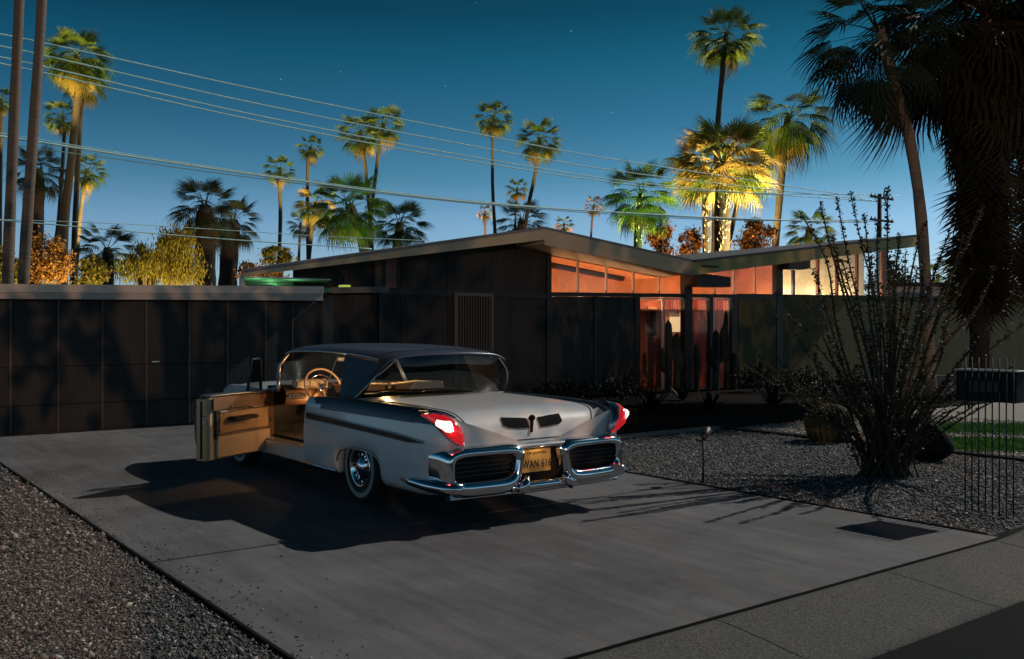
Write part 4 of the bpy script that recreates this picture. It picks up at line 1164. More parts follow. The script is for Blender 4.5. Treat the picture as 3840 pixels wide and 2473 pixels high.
m_lens = mat('tail_lens', (.35, .01, .015), .15, emit=(1.0, .02, .03), estr=.42, coat=.8)
m_bulb = mat('tail_bulb', (.9, .5, .5), .3, emit=(1.0, .55, .50), estr=2.2)

KW = [(0, .945), (.12, .975), (.35, .995), (.7, 1.0), (1.55, 1.005), (2.6, 1.0), (3.85, .995), (4.6, .985), (5.0, .965), (5.25, .92), (5.42, .84), (5.5, .76)]
KC = [(0, .90), (.15, .945), (.4, .97), (.8, .98), (1.55, .985), (2.1, .98), (2.6, .955), (3.3, .95), (3.85, .965), (4.4, .985), (4.9, .975), (5.25, .94), (5.42, .88), (5.5, .82)]
KD = [(0, .67), (.02, .715), (.055, .79), (.10, .86), (.16, .912), (.26, .944), (.45, .963), (.8, .981), (1.2, .994), (1.6, 1.0), (3.7, 1.02), (4.2, 1.035), (4.7, 1.02), (5.1, .985), (5.3, .935), (5.42, .88), (5.5, .82)]
YR, YF, RA = 1.55, 4.62, .395
def arch(y):
    for ya in (YR, YF):
        d = abs(y - ya)
        if ya == YR:
            d = abs(y - 1.49)
            if d < .45: return .335 + .185 * (1 - (d / .45) ** 3.2) ** (1 / 2.4)
        elif d < RA: return .335 + math.sqrt(RA * RA - d * d) * .9
    return 0
def sec(y):
    w, zc = hermite(KW, y), hermite(KC, y)
    tail = .05 * max(0, 1 - y / .5) ** 1.5           # lower quarter lifts to the bumper
    pts = [(w - .16, .26 + tail), (w - .06, .245 + tail), (w - .022, .30 + tail), (w - .006, .40), (w, .52), (w, .62), (w - .004, .69), (w - .009, .735), (w - .013, .77),
           (w - .018, .815), (w - .024, .855), (w - .034, .895), (w - .048, zc - .035), (w - .066, zc - .010), (w - .09, zc), (w - .12, zc - .004), (w - .155, zc - .022)]
    a = arch(y)
    if a > .27:
        lo, hi = .245, .80
        out = []
        for x, z in pts:
            if z < hi: z2 = a + (hi - a) * max(0, (z - lo) / (hi - lo)); 
            else: z2 = z
            out.append((x + (.006 if z < .6 else 0), z2))
        pts = out
    return pts
def deck(y, s_):
    w, zc, zd = hermite(KW, y), hermite(KC, y), hermite(KD, y)
    xi, zi = w - .155, zc - .022
    ex = 7 + 11 * max(0, 1 - y / .5)
    z = zd + (zi - zd) * abs(s_) ** ex - .012 * math.sin(abs(s_) * math.pi) * (1 if y > 3 else 0)
    return (xi * s_, y, z)
def ystations(y0, y1):
    ys = set([y0, y1]); y = y0
    while y < y1: ys.add(round(y, 4)); y += .05
    for ya in (YR, YF):
        for k in range(-20, 21):
            q = ya + RA * math.sin(k / 20 * math.pi / 2)
            if y0 < q < y1: ys.add(round(q, 4))
        for k in range(-24, 25):
            q = 1.49 + .45 * math.sin(k / 24 * math.pi / 2)
            if y0 < q < y1: ys.add(round(q, 4))
        for q in (ya - RA - .004, ya + RA + .004, 1.036, 1.944):
            if y0 < q < y1: ys.add(q)
    for k in range(8):
        q = .012 * k * (k + 1) / 2
        if y0 < q < y1: ys.add(q)
    return sorted(ys)
def side(name, y0, y1, sx, two_tone=True):
    ys = ystations(y0, y1); n = 17; q = MB()
    V = []
    for y in ys:
        for x, z in sec(y): V.append((sx * x, y, z))
    b = len(q.v); q.v += V
    for i in range(len(ys) - 1):
        for j in range(n - 1):
            f = (i*n+j, i*n+j+1, (i+1)*n+j+1, (i+1)*n+j)
            ym = (ys[i] + ys[i+1]) / 2
            zlim = 10 + max(0, (ym - 2.30) / .22) ** 2 * 3
            dark = two_tone and j >= zlim and ym < 2.5
            q.f.append(f if sx < 0 else f[::-1]); q.m.append(1 if dark else 0); q.s.append(True)
    return q.build(name, [m_white, m_navy], car)
side('rear_quarter', 0, 2.64, -1)
side('rear_quarter', 0, 2.64, 1)
side('front_fender', 3.86, 5.5, -1)
side('front_fender', 3.86, 5.5, 1)
side('door', 2.648, 3.852, 1)
MB().grid(lambda u, v: deck(1.62 * u ** 2.2, 2 * v - 1), 70, 61,
          mfn=lambda i, j: 1 if (abs(2 * (j + .5) / 60 - 1) > .93 and 1.62 * (i / 69) ** 2.2 > .13) else 0).build('trunk_deck', [m_white, m_navy], car)
MB().grid(lambda u, v: deck(3.80 + 1.70 * u, 2 * v - 1), 30, 31).build('hood', m_white, car)
# rear and nose closing panels
def cap(y, name, zb):
    s_ = [p for p in sec(y) if p[1] > .60]
    s_ = [(s_[0][0], .615)] + s_
    out = [(x, z) for x, z in s_] + [(deck(y, 1 - k / 10)[0], deck(y, 1 - k / 10)[2]) for k in range(1, 20)] + [(-x, z) for x, z in reversed(s_)]
    c = MB(); n = len(out)
    c.add([(x, y + .001, z) for x, z in out] + [(0, y, zb)], [(i, i + 1, n) for i in range(n - 1)])
    return c.build(name, m_white, car)
cap(0.0, 'rear_panel', .617); cap(5.5, 'nose_panel', .617)
MB().box(-.90, .90, .13, .15, .27, .70).box(-.88, .88, .003, .13, .612, .616).build('rear_valance', m_seam, car)
# trunk lid seam, lock emblem
sm = []
for k in range(201):
    t = k / 200
    if t < .32: f = t / .32; y, x = 1.42 - (1.42 - .16) * f, -.80 + .06 * f
    elif t < .38: f = (t - .32) / .06; y, x = .16 - .15 * f, -.74 + .12 * f ** 1.6
    elif t < .62: f = (t - .38) / .24; y, x = .010, -.62 + 1.24 * f
    elif t < .68: f = 1 - (t - .62) / .06; y, x = .16 - .15 * f, .74 - .12 * f ** 1.6
    else: f = 1 - (t - .68) / .32; y, x = 1.42 - (1.42 - .16) * f, .80 - .06 * f
    w = hermite(KW, y) - .155; p = Vector(deck(y, x / w)); sm.append((p.x, p.y - .001, p.z + .001))
MB().tube(sm, .0045, 5).build('trunk_seam', m_seam, car)
def on_deck(x, y, lift=.011):
    p = Vector(deck(y, x / (hermite(KW, y) - .155)))
    e = .01
    n = (Vector(deck(y, (x + e) / (hermite(KW, y) - .155))) - p).cross(Vector(deck(y + e, x / (hermite(KW, y + e) - .155))) - p)
    n.normalize()
    if n.z < 0: n = -n
    return p + n * lift, n
emb = None
for sx in (-1, 1):                                   # winged emblem
    q = MB(); N, K = 12, 6
    def wing(u, v):
        x = sx * (.06 + .27 * u)
        y0 = .050 + .010 * u + .012 * max(0, (u - .85) / .15); y1 = .104 + .018 * u
        return on_deck(x, y0 + (y1 - y0) * v, .009)[0]
    q.grid(wing, N, K)
    e_ = q.build('emblem_wing', mat('emblem_dark', (.012, .011, .011), .85, spec=.05), car)
c, n = on_deck(0, .098, .02)
Mn = n.to_track_quat('Z', 'Y').to_matrix()
em = MB().lathe([(.001, .022), (.016, .02), (.026, .010), (.028, -.01), (.028, -.03)], 20, Mn, c).build('emblem_boss', MATS['emblem_dark'], car)
c0, _ = on_deck(-.005, .09, .012); c1, _ = on_deck(-.055, .035, .010)
MB().tube([c0, c1], [.016, .012], 6).build('emblem_bar', MATS['emblem_dark'], car)  # dark bar running down and left from the emblem boss
# bright ledge above the bumper
MB().tube([(-.86, -.015, .655), (-.5, -.04, .648), (0, -.05, .645), (.5, -.04, .648), (.86, -.015, .655)], .022, 8, flat=.7).build('trunk_ledge', m_white, car)

# side trim spear
for sx in (-1, 1):
    q = MB(); ys = [.30 + .06 * i for i in range(40)]
    if sx > 0: pass
    def trim(y, z):
        w = hermite(KW, y); return (sx * (w + .004), y, z)
    zt_ = lambda y: hermite([(.3, .705), (.7, .735), (1.5, .765), (2.64, .80)], y)
    th = lambda y: hermite([(.3, .012), (.6, .05), (2.64, .062)], y)
    up = [trim(y, zt_(y)) for y in ys if y <= 2.63]; dn = [trim(y, zt_(y) - th(y)) for y in ys if y <= 2.63]
    k = len(up); q.add(up + dn, [(i, i + 1, k + i + 1, k + i) for i in range(k - 1)], 0, True)
    tr_ = q.build('trim_spear', m_navy, car)
    MB().tube(up, .007, 5).tube(dn, .007, 5).build('trim_edge', m_chromed, tr_)
    # chrome line under the dark upper panel
    MB().tube([(sx * (hermite(KW, y) - .020), y, .853) for y in ys if .45 < y < 2.3], .005, 5).build('panel_moulding', m_chromed, car)
    # wheel-arch lips
    for ya in (YR, YF):
        lip = []
        for k in range(25):
            y = ya + RA * .995 * math.cos(math.pi * k / 24) if ya == YF else 1.49 + .448 * math.cos(math.pi * k / 24)
            lip.append((sx * (hermite(KW, y) - .03), y, max(arch(y), .30)))
        MB().tube(lip, .008, 6).build('arch_lip', m_chromed, car)
    MB().tube([(sx * .955, 1.96, .265), (sx * .955, 2.6, .262), (sx * .955, 4.2, .262)], .022, 8).build('rocker_trim', m_chromed, car)

# tail lights
for sx in (-1, 1):
    path = [(.815, -.022, .695), (.855, -.034, .745), (.905, -.036, .805), (.945, -.012, .858), (.966, .06, .893), (.980, .17, .915), (.990, .33, .930)]
    P3 = [Vector((sx * p[0], p[1], p[2])) for p in path]
    MB().tube(P3, [.022, .055, .078, .082, .070, .052, .015], 16).build('tail_light_bezel', m_chromed, car)
    outw = Vector((sx * .45, -.75, .10))
    ln = MB().tube([p + outw * .022 for p in P3], [.014, .047, .070, .074, .062, .044, .010], 16).build('tail_light', m_lens, car)
    MB().tube([P3[2] + outw * .055, P3[3] + outw * .060 + Vector((sx * .008, 0, 0)), P3[4] + Vector((sx * .050, -.015, .0))], [.034, .052, .032], 12).build('bulb_glow', m_bulb, ln)
    MB().tube([P3[3] + Vector((-sx * .03, .05, .05)), P3[5] + Vector((-sx * .025, 0, .035)), P3[6] + Vector((-sx * .02, .08, .02))], [.02, .032, .012], 10).build('tail_light_fairing', m_navy, car)
    a, b, out = P3[1], P3[4], outw.normalized()
    lamp('tail_lamp', 'POINT', tuple((a + b) / 2 + out * .16), .55, (1.0, .10, .08), .04, parent=car)

# rear bumper: two oval pods joined by a low bar
def superell(t, a, b_, e):
    c, s_ = math.cos(t), math.sin(t)
    return (a * math.copysign(abs(c) ** (2 / e), c), b_ * math.copysign(abs(s_) ** (2 / e), s_))
for sx in (-1, 1):
    cx, cz = sx * .605, .468
    prof = [(1.0, 1.0, 0, .18), (1.01, 1.01, 0, .02), (1.0, .99, 0, -.045), (.965, .935, 0, -.085), (.91, .80, .006, -.108), (.85, .64, .014, -.112),
            (.80, .53, .022, -.100), (.765, .47, .026, -.075), (.75, .44, .027, -.03), (.745, .43, .027, .05)]
    def fn(u, v):
        kx, kz, dz, y = prof[int(round(v * (len(prof) - 1)))]
        t = u * 2 * math.pi
        x, z = superell(t, .385 * kx, .215 * kz, 5.0)
        bow = .05 * (abs(cx + x) / 1.0) ** 2
        skew = -.20 * z if x * sx < 0 else .03 * z      # inner end leans in below the plate
        return (cx + x + sx * skew, y + bow, cz + z + dz)
    pod = MB().grid(fn, 88, len(prof), wrap_u=True).build('bumper_pod', m_chrome, car)
    gr = MB(); gr.box(cx - .31, cx + .31, .035, .045, cz - .11, cz + .145)
    gr.build('grille_back', m_seam, pod)
    for k in range(4):
        z = cz - .030 + k * .037
        MB().rbox((cx, -.005, z), (.54, .03, .010), bev=.003).build('grille_bar', mat('grille_grey', (.09, .09, .095), .35, metal=.8), pod)
    # bumper wing running round to the side
    MB().tube([(sx * .86, -.10, .35), (sx * .965, .0, .355), (sx * 1.01, .16, .36), (sx * 1.015, .42, .362), (sx * 1.0, .62, .36)], [.07, .08, .075, .06, .03], 10, flat=.75).build('bumper_end', m_chrome, car)
    MB().tube([(sx * .2, -.105, .385), (sx * .24, -.13, .33), (sx * .3, -.10, .262)], [.03, .045, .03], 8).build('bumper_guard', m_chrome, car)
def bar(y, z, r1, r2, xm, name, m_=None):
    pts = [(-xm + 2 * xm * i / 20, y + .05 * ((-xm + 2 * xm * i / 20) / 1.0) ** 2, z) for i in range(21)]
    return MB().tube(pts, r1, 10, flat=r2).build(name, m_ or m_chrome, car)
bar(-.06, .305, .055, .75, .36, 'bumper_bar')
bar(-.02, .262, .045, .6, .93, 'bumper_valance')
bar(-.03, .632, .020, .8, .92, 'bumper_top')
# licence plate and its lamp
MB().box(-.26, .26, .055, .06, .33, .64).build('plate_recess', m_seam, car)
pl_o = MB().rbox((0, .028, .500), (.325, .006, .200), bev=.003).build('licence_plate', mat('plate_yellow', (.62, .36, .10), .5, var=.28, vscale=22), car)
def text(body, size, x, z, y=.0235, extr=.0008, name='lettering', m_=None):
    cu = bpy.data.curves.new('t', 'FONT'); cu.body = body; cu.size = size; cu.align_x = 'CENTER'; cu.align_y = 'CENTER'; cu.extrude = extr; cu.resolution_u = 3
    cu.space_character = 1.08; cu.offset = size * .012
    o = bpy.data.objects.new('t', cu); col.objects.link(o)
    dg = bpy.context.evaluated_depsgraph_get()
    me = bpy.data.meshes.new_from_object(o.evaluated_get(dg)); bpy.data.objects.remove(o)
    me.materials.clear(); me.materials.append(m_ or m_seam)
    t = bpy.data.objects.new(name, me); col.objects.link(t); t.parent = pl_o
    t.location = (x, y, z); t.rotation_euler = (R(90), 0, 0)
    return t
wan = text('WAN 616', .086, .004, .468); wan.scale = (.83, 1.12, 1)
cal = text('CALIFORNIA', .036, .0, .566)
for x in (-.12, .12):
    MB().tube([(x * 1.2, .020, .580), (x * 1.2, .026, .580)], .008, 8).build('plate_bolt', m_chromed, pl_o)
lamp('plate_lamp', 'POINT', (0, -.045, .630), 1.7, (1.0, .68, .34), .02, parent=car)
MB().rbox((0, -.035, .650), (.09, .04, .016), bev=.005).build('plate_lamp_housing', m_chromed, car)

# underbody
MB().box(-.80, .80, .05, 5.3, .27, .42).build('underbody', m_under, car)
for sx in (-1, 1):
    q = MB()
    for ya in (YR, YF):
        q.grid(lambda u, v: (sx * (.62 + .30 * v), ya + .43 * math.cos(math.pi * u), .33 + .43 * math.sin(math.pi * u)), 20, 3)
        q.add([(sx * .62, ya + .43 * math.cos(math.pi * k / 16), .30 + .43 * math.sin(math.pi * k / 16)) for k in range(17)], [tuple(range(17))])
    q.build('wheel_well', m_under, car)
# wheels
def wheel(x, y, sx):
    e = bpy.data.objects.new('wheel', None); return e
for sx in (-1, 1):
    for ya in (YR, YF):
        Mx = Matrix.Rotation(R(90) * sx, 3, 'Y'); c = (sx * .83, ya, .345)
        ty = MB().lathe([(.19, -.09), (.25, -.10), (.32, -.095), (.343, -.06), (.345, 0), (.343, .06), (.325, .095), (.30, .103), (.27, .105), (.23, .103), (.198, .095)], 48, Mx, c).build('wheel', m_rubber, car)
        MB().lathe([(.288, .1055), (.265, .107), (.243, .106)], 48, Mx, c).build('whitewall', m_ww, ty)
        MB().lathe([(.203, .09), (.197, .102), (.175, .10), (.16, .075), (.12, .07), (.085, .088), (.05, .112), (.02, .118), (.001, .118)], 40, Mx, c).build('hubcap', m_chrome, ty)
        sp = MB()
        for k in range(12):
            a = k * math.pi / 6
            p0 = Vector(c) + Mx @ Vector((.09 * math.cos(a), .09 * math.sin(a), .092)); p1 = Vector(c) + Mx @ Vector((.165 * math.cos(a), .165 * math.sin(a), .086))
            sp.tube([p0, p1], .008, 5)
        sp.build('hubcap_spokes', m_seam, ty)

# ---- cabin: roof, pillars, glass
ZR = [(1.34, 1.412), (1.55, 1.444), (1.8, 1.466), (2.2, 1.487), (2.8, 1.498), (3.3, 1.492), (3.6, 1.477), (3.80, 1.452)]
def roof_pt(y, s_, dz=0):
    w = hermite([(1.34, .70), (1.6, .725), (2.0, .74), (3.0, .75), (3.5, .745), (3.80, .72)], y)
    z = hermite(ZR, y) - .032 * s_ * s_ - .050 * abs(s_) ** 10 + dz
    yb = y + (.08 * s_ * s_ * max(0, (1.85 - y) / .45)) - (.05 * s_ * s_ * max(0, (y - 3.4) / .38))
    return (w * s_, yb, z)
MB().grid(lambda u, v: roof_pt(1.34 + 2.46 * u, 2 * v - 1), 40, 41, flip=True).build('roof', m_roofp, car)
MB().grid(lambda u, v: roof_pt(1.36 + 2.40 * u, (2 * v - 1) * .985, -.028), 30, 31).build('headliner', mat('headliner', (.16, .13, .10), .8), car)
# roof crease line and drip rails
MB().tube([Vector(roof_pt(1.345, s_ / 20 - 1)) for s_ in range(41)], .011, 6).build('rear_roof_edge', mat('roof_edge', (.16, .16, .19), .3, metal=.6), car)
MB().tube([Vector(roof_pt(1.58, s_ / 20 - 1, .002)) for s_ in range(41)], .004, 5).build('roof_seam', m_seam, car)
for sx in (-1, 1):
    MB().tube([Vector(roof_pt(1.5 + 2.25 * k / 20, sx * 1.005, .004)) for k in range(21)], .010, 6).build('drip_rail', m_chromed, car)
    # windscreen pillar (dog-leg) and rear pillar
    A = [Vector(roof_pt(3.74, sx * .97, -.02)), Vector((sx * .775, 3.78, 1.24)), Vector((sx * .82, 3.70, 1.07)), Vector((sx * .85, 3.64, .955))]
    MB().tube(A, [.022, .024, .026, .03], 8).build('windscreen_pillar', mat('pillar_steel', (.55, .5, .45), .3, metal=.8), car)
    q = MB()
    t0, t1 = Vector(roof_pt(1.46, sx * .995, -.02)), Vector(roof_pt(2.22, sx * .995, -.02))
    b0, b1 = Vector((sx * .89, 1.70, .965)), Vector((sx * .875, 2.08, .965))
    inn = Vector((-sx * .04, 0, 0))
    q.add([t0, t1, b1, b0, t0 + inn, t1 + inn, b1 + inn, b0 + inn], [(0,1,2,3),(7,6,5,4),(0,4,5,1),(1,5,6,2),(2,6,7,3),(3,7,4,0)])
    q.build('rear_pillar', m_roofp, car)
# rear window: wraps round to the pillars
def rear_glass(u, v):
    s_ = 2 * u - 1
    bx = .90 * s_; by = 1.46 + .26 * abs(s_) ** 3.2; bz = .985 - .012 * s_ * s_
    tx, ty, tz = roof_pt(1.355, s_ * .98, -.006)
    k = v; bul = .05 * math.sin(k * math.pi)
    return (bx + (tx - bx) * k + .02 * s_ * math.sin(k * math.pi), by + (ty - by) * k - bul, bz + (tz - bz) * k)
MB().grid(rear_glass, 41, 10).build('rear_window', m_cglass, car)
MB().tube([Vector(rear_glass(k / 40, 0)) + Vector((0, -.008, .004)) for k in range(41)], .011, 6).build('window_moulding', m_chromed, car)
for u in (0, 1): MB().tube([Vector(rear_glass(u, k / 9)) for k in range(10)], .009, 6).build('window_moulding', m_chromed, car)
for sx in (0, 1):                                     # painted sail panels over the glass corners
    def sail(u, v):
        k = .60 + .40 * v
        w = .07 * ((k - .60) / .40) ** .8
        s_ = w * u if sx == 0 else 1 - w * u
        return Vector(rear_glass(s_, k)) + Vector(((-.006 if sx == 0 else .006), -.008, .003))
    MB().grid(sail, 8, 12).build('sail_panel', m_navy, car)
    MB().tube([sail(1, k / 11) for k in range(12)], .005, 6).build('sail_trim', m_chromed, car)
# windscreen
def wind(u, v):
    s_ = 2 * u - 1
    b_ = Vector((.82 * s_, 4.12 - .46 * abs(s_) ** 3, .99)); t = Vector(roof_pt(3.77, s_ * .97, -.01))
    return b_.lerp(t, v) + Vector((0, .03 * math.sin(v * math.pi), 0))
MB().grid(wind, 31, 8).build('windscreen', m_cglass, car)
MB().tube([wind(.5, 0) + Vector((0, 0, .0)), wind(.5, 1)], .004, 5).build('windscreen_rod', m_chromed, car)
# right side glass
MB().add([(.86, 2.08, .96), (.85, 3.62, .96), (.75, 3.70, 1.34), (.74, 2.2, 1.39)], [(0,1,2,3)]).build('side_window', m_cglass, car)
MB().tube([(.86, 2.07, .96), (.86, 3.66, .96)], .012, 6).build('belt_moulding', m_chromed, car)
# parcel shelf, cabin floor and inner walls
MB().box(-.80, .80, 1.50, 2.02, .93, .962).build('parcel_shelf', m_blackv, car)
MB().box(-.80, .80, 1.7, 4.0, .43, .45).build('cabin_floor', mat('carpet', (.03, .022, .018), .95), car)
MB().box(-.82, .82, 3.98, 4.02, .43, 1.0).build('firewall', m_blackv, car)
MB().box(.82, .86, 1.9, 3.95, .44, .95).build('trim_panel', m_brown, car)
MB().box(-.86, -.80, 1.9, 2.60, .44, .94).build('trim_panel', m_brown, car)
# left door jamb and sill
q = MB(); pts = sec(2.62)
q.add([(-x, 2.642, z) for x, z in pts] + [(-.80, 2.642, .95), (-.80, 2.642, .30)], [tuple(range(len(pts) + 2))])
q.build('door_jamb', m_creamv, car)
MB().rbox((-.89, 3.25, .335), (.17, 1.20, .17), bev=.02).build('door_sill', m_white, car)
for x in (-.955, -.905, -.855): MB().box(x - .014, x + .014, 2.68, 3.82, .421, .428).build('sill_plate', m_chromed, car)
MB().rbox((-.88, 3.88, .64), (.16, .05, .62), bev=.015).build('hinge_pillar', m_brown, car)
# seats
def bench(y0, y1, zs, zt, name, wd=.74):
    s_ = MB()
    s_.rbox((0, (y0 + y1) / 2, zs - .08), (wd * 2, y1 - y0, .18), bev=.06)
    o = s_.build(name, m_brown, car)
    for k in (-1, 1):
        M = Matrix.Rotation(R(12), 3, 'X')
        MB().rbox((k * wd / 2, y0 - .02, (zs + zt) / 2), (wd - .02, .16, zt - zs + .14), M, bev=.06).build('backrest', m_brown if y0 > 2.5 else m_blackv, o)
        MB().tube([(k * .02, y0 - .05 - .03, zt + .035), (k * wd * .5, y0 - .06, zt + .055), (k * (wd - .03), y0 - .05, zt + .035)], [.03, .034, .03], 10, flat=.8).build('seat_roll', m_creamv if y0 > 2.5 else m_blackv, o)
    return o
bench(2.70, 3.22, .62, 1.0, 'front_seat')
bench(2.06, 2.46, .60, .94, 'rear_seat', .72)
# dashboard
q = MB(); prof = [(3.98, 1.0), (3.80, 1.012), (3.62, .995), (3.55, .95), (3.54, .86), (3.58, .80), (3.7, .78)]
q.grid(lambda u, v: (-.80 + 1.6 * u, prof[int(round(v * 6))][0], prof[int(round(v * 6))][1]), 12, 7)
dash = q.build('dashboard', m_brown, car)
MB().rbox((-.50, 3.56, 1.03), (.42, .12, .10), bev=.03).build('instrument_hood', m_creamv, dash)
MB().rbox((-.50, 3.495, 1.03), (.36, .012, .07), bev=.004).build('gauge_face', mat('gauge_face', (.5, .42, .3), .35, var=.4, vscale=40), dash)
MB().rbox((-.68, 3.50, .90), (.20, .05, .07), bev=.015).build('switch_panel', m_chromed, dash)
for x in (-.76, -.71, -.66, -.61): MB().tube([(x, 3.475, .90), (x, 3.45, .895)], [.014, .010], 8).build('switch_knob', m_chrome, dash)
MB().box(-.3, .75, 3.53, 3.545, .90, .94).build('dash_strip', m_chromed, dash)
for x in (-.18, -.06, .06, .18): MB().tube([(x, 3.53, .86), (x, 3.505, .855)], .018, 10).build('dash_knob', m_chrome, dash)
# steering wheel
Ms = Matrix.Rotation(R(62), 3, 'X'); sc_ = Vector((-.46, 3.30, 1.01))
ring = [sc_ + Ms @ Vector((.215 * math.cos(a), .215 * math.sin(a), 0)) for a in np.linspace(0, 2 * math.pi, 49)]
sw_ = MB().tube(ring, .0125, 8, caps=False).build('steering_wheel', m_creamv, car)
MB().tube([sc_ + Ms @ Vector((.15 * math.cos(a), .15 * math.sin(a), -.02)) for a in np.linspace(math.pi * .0, math.pi * 1.0, 25)], .006, 6).build('horn_ring', m_chrome, sw_)
MB().tube([sc_ + Ms @ Vector((-.21, 0, 0)), sc_ + Ms @ Vector((0, 0, -.03)), sc_ + Ms @ Vector((.21, 0, 0))], .012, 6).tube([sc_ + Ms @ Vector((0, -.21, 0)), sc_ + Ms @ Vector((0, 0, -.03))], .012, 6).build('spoke', m_creamv, sw_)
MB().lathe([(.001, .012), (.035, .006), (.045, -.03), (.03, -.06)], 20, Ms, sc_).build('hub', m_chrome, sw_)
MB().tube([sc_ + Ms @ Vector((0, 0, -.04)), Vector((-.46, 3.85, .70))], .03, 8).build('steering_column', m_brown, sw_)
# mirror, dome lamp
MB().rbox((0, 3.66, 1.30), (.22, .03, .06), bev=.012).build('rear_view_mirror', m_chromed, car)
dl = MB().lathe([(.001, -.02), (.03, -.017), (.042, -.004), (.045, .0)], 16, None, (.16, 2.1, 1.385)).build('dome_lamp', mat('dome_lens', (.9, .8, .6), .4, emit=(1.0, .80, .52), estr=3.0), car)
lamp('dome_bulb', 'POINT', (.0, 2.75, 1.36), 26, (1.0, .55, .22), .035, parent=car)
lamp('added_dash_lamp', 'POINT', (-.52, 3.42, .80), 3, (1.0, .58, .24), .02, parent=car)  # added bare lamp below the dash, no fixture

# ---- open driver door (built along -y from the hinge, then swung out)
door = bpy.data.objects.new('open_door', None); col.objects.link(door); door.parent = car
door.location = (-.955, 3.86, 0); door.rotation_euler = (0, 0, -R(59)); door.scale = (1.75, 1, 1)
DL = 1.00
def dskin(u, v):
    z = .27 + .69 * v; t = v
    x = -.005 - .055 * math.sin(min(1, t * 1.05) * math.pi * .9) ** .6 if 0 < t < 1 else 0
    return (x * .9, -.01 - DL * u, z)
skin = MB().grid(dskin, 24, 16).build('door_skin', m_white, door)
MB().rbox((.028, -.01 - DL / 2, .605), (.05, DL - .02, .66), bev=.012).build('door_shell', m_creamv, door)
MB().rbox((-.0, -DL - .005, .60), (.085, .025, .66), bev=.010).build('door_edge', mat('door_edge_gold', (.42, .28, .15), .35, metal=.7), door)
xi = .056
MB().rbox((xi + .006, -DL * .5, .865), (.012, DL - .06, .135), bev=.005).build('upper_trim', m_brown, door)
MB().rbox((xi + .008, -DL * .46, .665), (.016, DL - .16, .225), bev=.006).build('centre_trim', m_tan, door)
MB().rbox((xi + .008, -DL * .46, .415), (.016, DL - .10, .235), bev=.006).build('lower_trim', m_creamv, door)
MB().rbox((xi + .004, -DL * .80, .645), (.020, DL * .26, .30), bev=.006).build('dark_inset', m_blackv, door)
MB().rbox((xi + .020, -DL * .46, .785), (.016, DL - .12, .012), bev=.004).build('chrome_strip', m_chrome, door)
MB().rbox((xi + .020, -DL * .46, .540), (.016, DL - .12, .012), bev=.004).build('chrome_strip', m_chrome, door)
MB().rbox((xi + .045, -DL * .55, .700), (.075, .40, .045), bev=.018).build('armrest', m_blackv, door)
MB().tube([(xi + .01, -.42, .80), (xi + .05, -.42, .80), (xi + .05, -.52, .815)], .009, 6).build('window_crank', m_chrome, door)
MB().tube([(xi + .01, -.70, .83), (xi + .045, -.70, .83), (xi + .045, -.80, .83)], .010, 6).build('inside_handle', m_chrome, door)
MB().rbox((.03, -DL - .02, .70), (.04, .03, .09), bev=.006).build('latch', m_chrome, door)
MB().rbox((.02, -DL * .5, .958), (.075, DL - .02, .022), bev=.008).build('door_top', m_chromed, door)
MB().rbox((.0, -DL - .021, .60), (.012, .012, .60), bev=.003).build('door_seal', m_rubber, door)
# vent window
m_vf = mat('vent_frame', (.05, .045, .04), .4, metal=.5)
vw = MB().tube([(.02, -.06, .965), (.03, -.10, 1.30), (.03, -.13, 1.325)], .011, 6).tube([(.02, -.30, .965), (.035, -.27, 1.32), (.03, -.13, 1.325)], .011, 6).build('vent_window_frame', m_vf, door)
MB().add([(.022, -.07, .97), (.022, -.295, .97), (.034, -.265, 1.31), (.031, -.11, 1.31)], [(0,1,2,3)]).build('vent_glass', m_cglass, vw)
# outside mirror
# hinge strap
MB().rbox((.03, .02, .62), (.04, .09, .05)).rbox((.03, .02, .42), (.04, .09, .05)).build('hinge', m_chromed, door)

# ================================================================== STREET LAMP across the road (its light reaches the fronts)
sl = thing('street_lamp', (-9.0, -30.0, 0), 'street lamp on a tall grey pole across the road behind the camera', 'street lamp')
m_slp = mat('lamp_pole', (.2, .2, .2), .5, metal=.6)
MB().tube([(0, 0, -.1), (0, 0, 5.5)], [.10, .06], 10).build('pole', m_slp, sl)
MB().tube([(0, 0, 5.4), (.3, .6, 5.75), (.6, 1.6, 5.82)], .04, 8).build('arm', m_slp, sl)
MB().rbox((.66, 1.75, 5.80), (.26, .6, .12), bev=.04).build('lamp_head', m_slp, sl)
lamp('street_bulb', 'POINT', (.66, 1.75, 5.6), 18000, (1.0, .58, .34), .05, parent=sl)
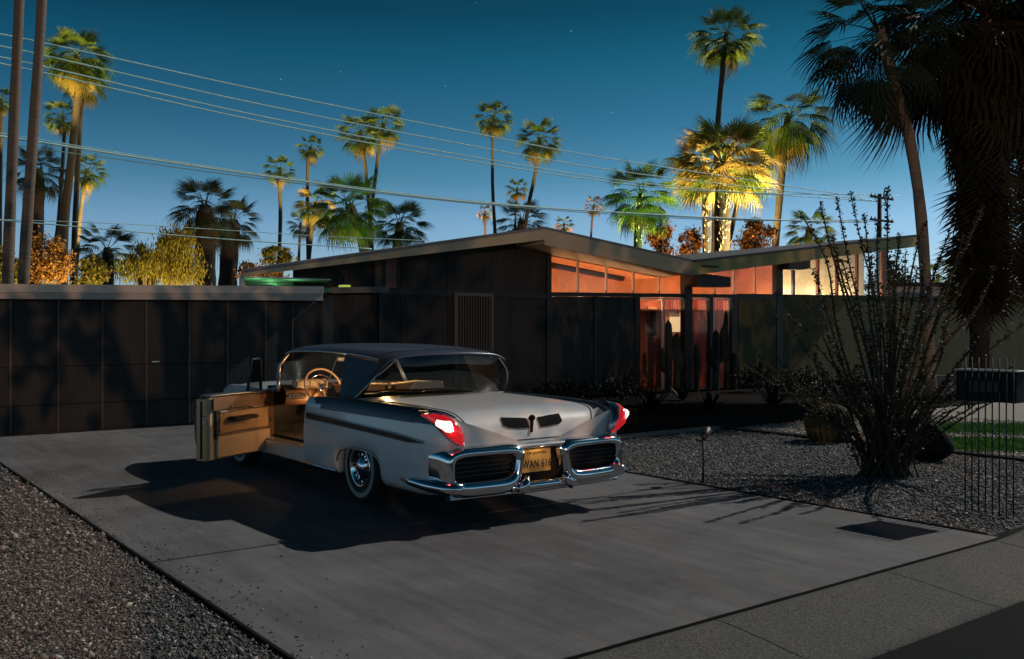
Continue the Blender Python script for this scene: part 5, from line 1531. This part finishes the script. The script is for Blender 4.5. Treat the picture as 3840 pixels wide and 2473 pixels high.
# broken shade: garden trees on the far side of the road stand between that lamp and the fronts
for k, (x, y, rx, rz) in enumerate(((-6.2, -12.5, 1.5, 1.5), (-3.2, -11.2, 1.3, 1.6), (-.4, -12.8, 1.6, 1.5), (2.6, -11.8, 1.4, 1.7), (-4.7, -16.0, 1.5, 1.8), (-1.6, -16.5, 1.6, 1.6))):
    t = thing('unseen_tree', (x, y, 0), ['open leafy tree across the road, nearest the street lamp', 'open leafy tree across the road, second from the street lamp', 'open leafy tree across the road, middle of the front row',
               'open leafy tree across the road, farthest from the street lamp', 'open leafy tree across the road in the back row, nearer the lamp', 'open leafy tree across the road in the back row, farther from the lamp'][k], 'tree', 'trees across the road')
    q = MB().tube([(0, 0, -.05), (.1, 0, 2.2), (0, .1, 4.2)], [.14, .11, .06], 8); f = MB()
    for j in range(6):
        a = j * 2.4; c = Vector((math.cos(a) * rx * random.uniform(.4, .9), math.sin(a) * rx * random.uniform(.4, .9), 3.9 + rz * random.uniform(-.8, .9)))
        q.tube([(.05, 0, 2.8), tuple((Vector((0, 0, 3.8)) + c) / 2), tuple(c)], [.05, .03, .01], 5)
        for _ in range(80):
            p = c + Vector((random.gauss(0, .22), random.gauss(0, .22), random.gauss(0, .26)))
            M = Matrix.Rotation(random.uniform(0, 6.28), 3, 'Z') @ Matrix.Rotation(random.uniform(0, 3), 3, 'X'); w = random.uniform(.08, .17)
            f.add([p + M @ Vector(v) for v in ((-w * .5, 0, 0), (0, -w, 0), (w * .5, 0, 0), (0, w, 0))], [(0,1,2,3)])
    q.build('trunk', m_trunk, t); f.build('crown', m_frond, t)

# added unseen tree, placed only to keep the street lamp off the car
t = thing('unseen_tree', (-2.25, -12.0, 0), 'dense round tree added unseen across the road to shade the car', 'tree', 'trees across the road')
MB().tube([(0, 0, -.05), (.05, 0, 1.6), (0, 0, 3.2)], [.16, .13, .07], 8).build('trunk', m_trunk, t)
f = MB()
for _ in range(620):
    d = Vector((random.gauss(0, 1), random.gauss(0, 1), random.gauss(0, 1))).normalized() * random.uniform(.3, 1.0) ** .5
    p = Vector((d.x * 1.25, d.y * 1.25, 3.15 + d.z * 1.15))
    M = Matrix.Rotation(random.uniform(0, 6.28), 3, 'Z') @ Matrix.Rotation(random.uniform(0, 3), 3, 'X'); w = random.uniform(.08, .17)
    f.add([p + M @ Vector(v) for v in ((-w * .5, 0, 0), (0, -w, 0), (w * .5, 0, 0), (0, w, 0))], [(0,1,2,3)])
f.build('crown', m_frond, t)
